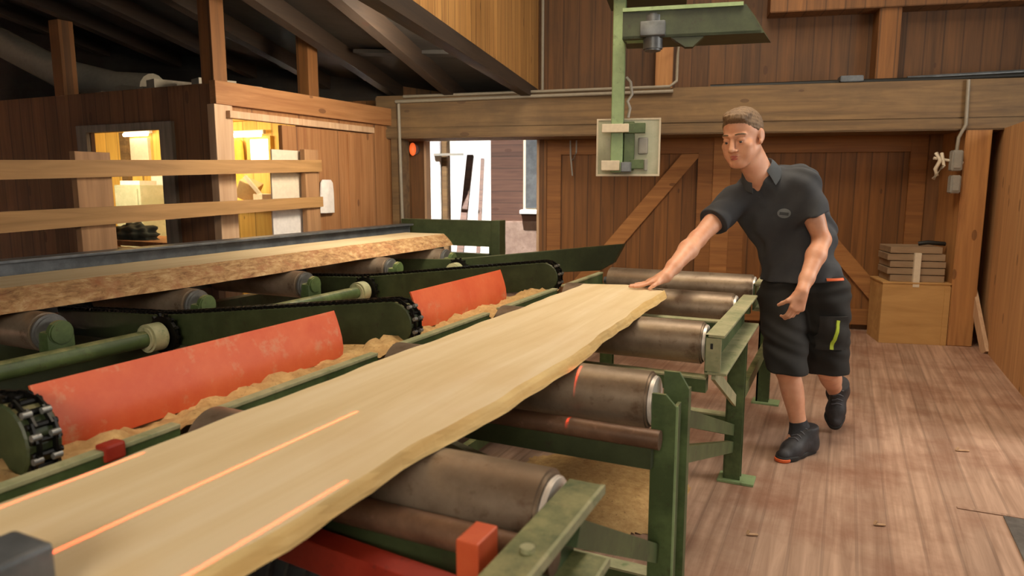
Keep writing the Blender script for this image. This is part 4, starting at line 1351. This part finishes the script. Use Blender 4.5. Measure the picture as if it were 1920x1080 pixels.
# sleeve hems, shirt hem, neck opening
dR = J['Re'] - J['Rs']; dR /= np.linalg.norm(dR)
dL = J['Le'] - J['Ls']; dL /= np.linalg.norm(dL)
qR = J['Rs'] + dR * .19; qL = J['Ls'] + dL * .165
for a, b, q, d, r0, r1 in (('Rs', 'Re', qR, dR, .072, .08), ('Ls', 'Le', qL, dL, .077, .079)):
    sv = sh.like()
    sv.cone(J[a], J[a] + (J[b] - J[a]) * .9, r0, r1)
    sv.cut(q, d, .004)
    sh.join(sv, .05)
sh.wrinkle(.006, folds)
hem = J['pel'] + K([0, 0, .035])
sh.cut(hem, (.05, .05, -1), .004)
sh.ell(J['neck'] + sp * .05 + fr * .01, (.07, .075, .085), TR, .006, 'sub')
for off in (-.02, -.04, -.06):
    sh.cone(J['vneck'] + fr * off - sp * .01, J['neck'] + sp * .03 + fr * (.05 + off * .5), .004, .05, .005, 'sub')
shirt, shirt_bvh, sbase = sh.obj('polo_shirt', 'shirt', man)
del sh

def snap(bvh, base, p, n, off=.0025):
    """the point of a garment's surface met from outside p along -n"""
    o = V(p) - base + V(n) * .1
    hit = bvh.ray_cast(o, -V(n))
    if hit[0] is None:
        hit = bvh.find_nearest(V(p) - base)
    return hit[0] + base + V(n) * off

def patch(name, bvh, base, c, n, up, w, h, mat, parent, shape=None, k=9, th=.003):
    """flat patch sewn on a garment, following its surface"""
    n = V(n).normalized(); up = V(up); up = (up - n * up.dot(n)).normalized(); sd = up.cross(n)
    bm = bmesh.new()
    g = []
    for i in range(k):
        row = []
        for j in range(k):
            a, b = i / (k - 1) * 2 - 1, j / (k - 1) * 2 - 1
            if shape == 'oval':
                a, b = a * math.sqrt(1 - b * b / 2), b * math.sqrt(1 - a * a / 2)
            row.append(bm.verts.new(snap(bvh, base, V(c) + sd * a * w / 2 + up * b * h / 2, n, th)))
        g.append(row)
    for i in range(k - 1):
        for j in range(k - 1):
            bm.faces.new((g[i][j], g[i + 1][j], g[i + 1][j + 1], g[i][j + 1]))
    bmesh.ops.recalc_face_normals(bm, faces=bm.faces[:])
    bmesh.ops.solidify(bm, geom=bm.faces[:], thickness=th * .9)
    return obj(name, bm, mat, parent, smooth=40)

# placket, buttons, badge, collar
pn_ = V(fr)
pk = patch('placket', shirt_bvh, sbase, J['vneck'] - sp * .045 + fr * .02, fr, sp, .028, .08, 'shirt', shirt, None, 7, .0018)
for i in range(2):
    b = snap(shirt_bvh, sbase, J['vneck'] - sp * (.03 + .035 * i) + fr * .02, pn_, .006)
    obj('button', MB().cyl(b - pn_ * .002, b + pn_ * .002, .0055, seg=12), 'badge_dark', pk, smooth=40)
vdir = V((.2, -.97, .1)).normalized()
bd = patch('badge', shirt_bvh, sbase, BADGE, vdir, (.1, 0, 1), .062, .046, 'badge', shirt, 'oval')
patch('badge_mark', shirt_bvh, sbase, BADGE - K([0, 0, .002]), vdir, (.1, 0, 1), .042, .014, 'badge_dark', bd, None, 5, .0045)
bm = bmesh.new()
N = 40
rows = []
nb = J['neck'] + sp * .0
ax = sp * .95 + K([0, 0, .05]); ax /= np.linalg.norm(ax)
for j, (r, z) in enumerate(((.068, .012), (.069, .036), (.074, .04), (.084, .022), (.095, -.008), (.1, -.02))):
    row = []
    for i in range(N + 1):
        th_ = math.radians(30 + (300) * i / N)
        e = max(0, 1 - min(i, N - i) / 7)
        drop = -.04 * e if j >= 3 else -.025 * e
        rr_ = r * (1 + (.12 * e if j >= 3 else -.05 * e))
        p = nb + (fr * math.cos(th_) * 1.02 + lf * math.sin(th_)) * rr_ + ax * (z + drop) - ax * .01 + ax * (.012 * (1 - math.cos(th_)) / 2)
        row.append(bm.verts.new(p))
    rows.append(row)
for a, b in zip(rows, rows[1:]):
    for i in range(N):
        bm.faces.new((a[i], a[i + 1], b[i + 1], b[i]))
bmesh.ops.recalc_face_normals(bm, faces=bm.faces[:])
bmesh.ops.solidify(bm, geom=bm.faces[:], thickness=.004)
obj('collar', bm, 'collar', shirt, smooth=60)

# --- work shorts
so = Sdf((-.5, 3.5, .3), (.25, 4.2, 1.0), .005)
so.ell(J['pel'] + K([0, 0, -.01]), (.19, .142, .12), TR)
for a, b, r1, cp, cn in (('Rhip', 'Rk', .098, (0, 0, -.008), (-.02, .05, -1)), ('Lhip', 'Lk', .098, (0, 0, -.028), (.05, -.1, -1))):
    sv = so.like()
    d_ = J[b] - J[a]
    sv.cone(J[a] + K([0, 0, .02]), J[b] + d_ * .15, .124, r1, .04)
    sv.cut(J[b] + K(cp), cn, .004)
    so.join(sv, .02)
so.wrinkle(.005, lambda X, Y, Z: np.sin(30 * X + 9 * np.sin(11 * Z)) * np.sin(21 * Z + 13 * X) + .6 * np.sin(47 * Z + 12 * Y + 20 * X))
so.cut(hem + K([0, 0, .03]), (0, 0, 1), .004)
shorts, shorts_bvh, hbase = so.obj('work_shorts', 'shorts', man)
del so
side_n = V((.62, -.78, .05)).normalized()
pc = patch('cargo_pocket', shorts_bvh, hbase, POCKET, side_n, (-.02, 0, 1), .12, .17, 'pocket', shorts, None, 9, .008)
patch('lime_stripe', shorts_bvh, hbase, STRIPE, side_n, (.16, .05, 1), .014, .15, 'lime', shorts, None, 9, .012)
patch('orange_trim', shorts_bvh, hbase, TRIM, side_n, (0, 0, 1), .085, .011, 'orange_trim', shorts, None, 7, .008)

# --- socks and shoes
for an, kn, fd in ((J['Ra'], J['Rk'], K([-.035, -.056, -.008])), (J['La'], J['Lk'], K([0, -.02, -.02]))):
    d = kn - an; d /= np.linalg.norm(d)
    q = Sdf(an - .2, an + .2, .004)
    q.cone(an + d * .06, an - d * .0, .0425, .0455)
    q.cone(an - d * .0, an - d * .055 + fd, .047, .042, .02)
    q.cut(an + d * .05, d)
    q.obj('sock', 'sock', man)
def shoe(heel, toe, up, orange):
    """low work shoe from heel to toe on its sole"""
    heel, toe = K(heel), K(toe)
    d = toe - heel; L = np.linalg.norm(d); d /= L
    up = K(up); up = up - d * (up @ d); up /= np.linalg.norm(up)
    s = np.cross(d, up)
    w = lambda a, b, c: heel + d * a * L + s * b + up * c
    lo = np.minimum(heel, toe) - .16; hi = np.maximum(heel, toe) + .2
    F3 = np.array([s, d, up]).T
    q = Sdf(lo, hi, .0035)
    q.ell(w(.16, 0, .045), (.04, .052, .05), F3)
    q.cone(w(.15, 0, .04), w(.17, 0, .125), .045, .049, .03)
    q.cone(w(.18, 0, .05), w(.62, .003, .038), .042, .043, .03)
    q.cone(w(.3, 0, .098), w(.62, .002, .05), .04, .036, .03)
    q.cone(w(.62, .003, .035), w(.84, -.002, .026), .045, .034, .03)
    q.cut(w(.5, 0, .018), -up)
    q.cut(w(.16, 0, .142), up + d * .1, .004)
    o, bv, bs = q.obj('shoe', 'shoe', man)
    q = Sdf(lo, hi, .0035)
    q.cone(w(.15, 0, .015), w(.5, .004, .015), .042, .042, .02)
    q.cone(w(.5, .004, .015), w(.72, .004, .015), .047, .049, .02)
    q.cone(w(.72, .004, .015), w(.87, -.002, .017), .049, .037, .02)
    q.cut(w(.5, 0, .027), up); q.cut(w(.5, 0, 0.0), -up)
    q.obj('sole', 'sole', o)
    if orange:
        q = Sdf(lo, hi, .0035)
        q.cone(w(.76, .003, .014), w(.875, -.002, .016), .051, .04, .01)
        q.cut(w(.5, 0, .02), up); q.cut(w(.5, 0, .001), -up); q.cut(w(.84, 0, 0), -d)
        x, _, _ = q.obj('toe_rim', 'orange_trim', o); x['label'] = 'orange toe rim'
    m = MB()
    for t in (.34, .42, .5, .58):
        a = bv.ray_cast(V(w(t, 0, .3)) - bs, -V(up))[0]
        if a is None:
            continue
        pts = []
        for b in (-.026, -.013, 0, .013, .026):
            h_ = bv.ray_cast(V(w(t + .02 * (b > 0), b, .3)) - bs, -V(up))[0]
            if h_ is not None:
                pts.append(h_ + bs + V(up) * .002)
        if len(pts) > 2:
            m.tube(pts, .0032, 6)
    obj('lace', m, 'lace', o, smooth=60)
    return o
shoe(J['rheel'], J['rtoe'], (0, 0, 1), True)
lt = J['ltoe']
shoe(lt + K([.02, .175, .205]), lt + K([-.002, -.01, .015]), (-.02, -.75, .65), False)
# ------------------------------------------------------------------ camera
cam_d = bpy.data.cameras.new('camera')
cam = bpy.data.objects.new('camera', cam_d)
COL.objects.link(cam)
cam_d.sensor_width = 36
cam_d.lens = 1316 / 1920 * 36
cam.location = (0, 0, 1.35)
cam.rotation_euler = (math.radians(90 - 8.4285), 0, math.radians(25.34))
cam_d.clip_start = .05
cam_d.dof.use_dof = True
cam_d.dof.focus_distance = 3.3
cam_d.dof.aperture_fstop = 4.0
scene.camera = cam

# ------------------------------------------------------------------ light
def area(name, loc, target, sx, sy, power, col, spread=180):
    d = bpy.data.lights.new(name, 'AREA')
    d.shape = 'RECTANGLE'
    d.size, d.size_y = sx, sy
    d.energy = power
    d.color = col
    d.spread = math.radians(spread)
    o = bpy.data.objects.new(name, d)
    COL.objects.link(o)
    o.location = loc
    o.rotation_euler = (V(target) - V(loc)).to_track_quat('-Z', 'Y').to_euler()
    return o
WARM = (1, .85, .66)
area('hall_lamp', (-.3, 3.3, 4.2), (-.5, 3.4, 0), 1.6, 1.6, 118, WARM)
area('hall_lamp_rear', (-.4, 5.0, 4.2), (-.4, 6.4, .8), 1.4, 1.0, 18, WARM, 130)
area('side_opening', (2.9, 4.3, 2.0), (-.2, 4.4, .6), 1.6, 1.6, 85, (1, .93, .84))
area('rear_fill', (.9, -1.6, 4.1), (-.3, 5.0, .4), 2.4, 1.6, 14, (1, .88, .72))  # unseen fill light added behind the camera, high under the roof
area('front_fill', (.4, -2.6, 2.5), (-3.6, 3.6, 1.1), 2.0, 1.4, 40, (1, .87, .7), 95)  # added low fill for the booth front, narrow spread keeps it off the roof
area('cladding_lamp', (-1.2, 1.9, 3.5), (-2.2, 2.9, 2.8), .3, .3, 14, (1, .80, .46))
area('booth_lamp', (-6.4, 4.1, 1.9), (-6.9, 5.6, 1.2), 2.0, .3, 70, (1, .86, .55))
area('booth_lamp_door', (-4.9, 4.6, 1.96), (-4.9, 4.7, 0), .5, .5, 14, (1, .82, .5))
area('door_lamp', (-2.4, 4.0, 2.12), (-4.0, 4.4, 1.5), .5, .5, 46, (1, .86, .68))
for nm, x, y0, y1, p in (('laser_line', -.907, .45, 1.15, .11), ('laser_edge', -.703, .45, .86, .04), ('laser_roller', -.652, 1.55, 1.84, .03), ('laser_left', -1.108, .5, .8, .035)):
    l = area(nm, (x, (y0 + y1) / 2, 2.1), (x, (y0 + y1) / 2, 0), .005, y1 - y0, p, (1, .07, .03), .4)
    l.rotation_euler = (0, 0, 0)
sun_d = bpy.data.lights.new('sun', 'SUN')
sun_d.energy = 20
sun_d.angle = .02
sun_d.color = (1, .96, .9)
sun = bpy.data.objects.new('sun', sun_d)
COL.objects.link(sun)
sun.rotation_euler = V((.1, .34, -.94)).to_track_quat('-Z', 'Y').to_euler()
w = bpy.data.worlds.new('world')
scene.world = w
w.use_nodes = True
bg = w.node_tree.nodes['Background']
bg.inputs[0].default_value = (.86, .92, 1, 1)
bg.inputs[1].default_value = .12

vs = scene.view_settings
vs.view_transform = 'Standard'
vs.look = 'None'
vs.gamma = 1
vs.use_curve_mapping = False
vs.exposure = .04
scene.cycles.use_denoising = True
scene.cycles.max_bounces = 6
scene.cycles.use_light_tree = False
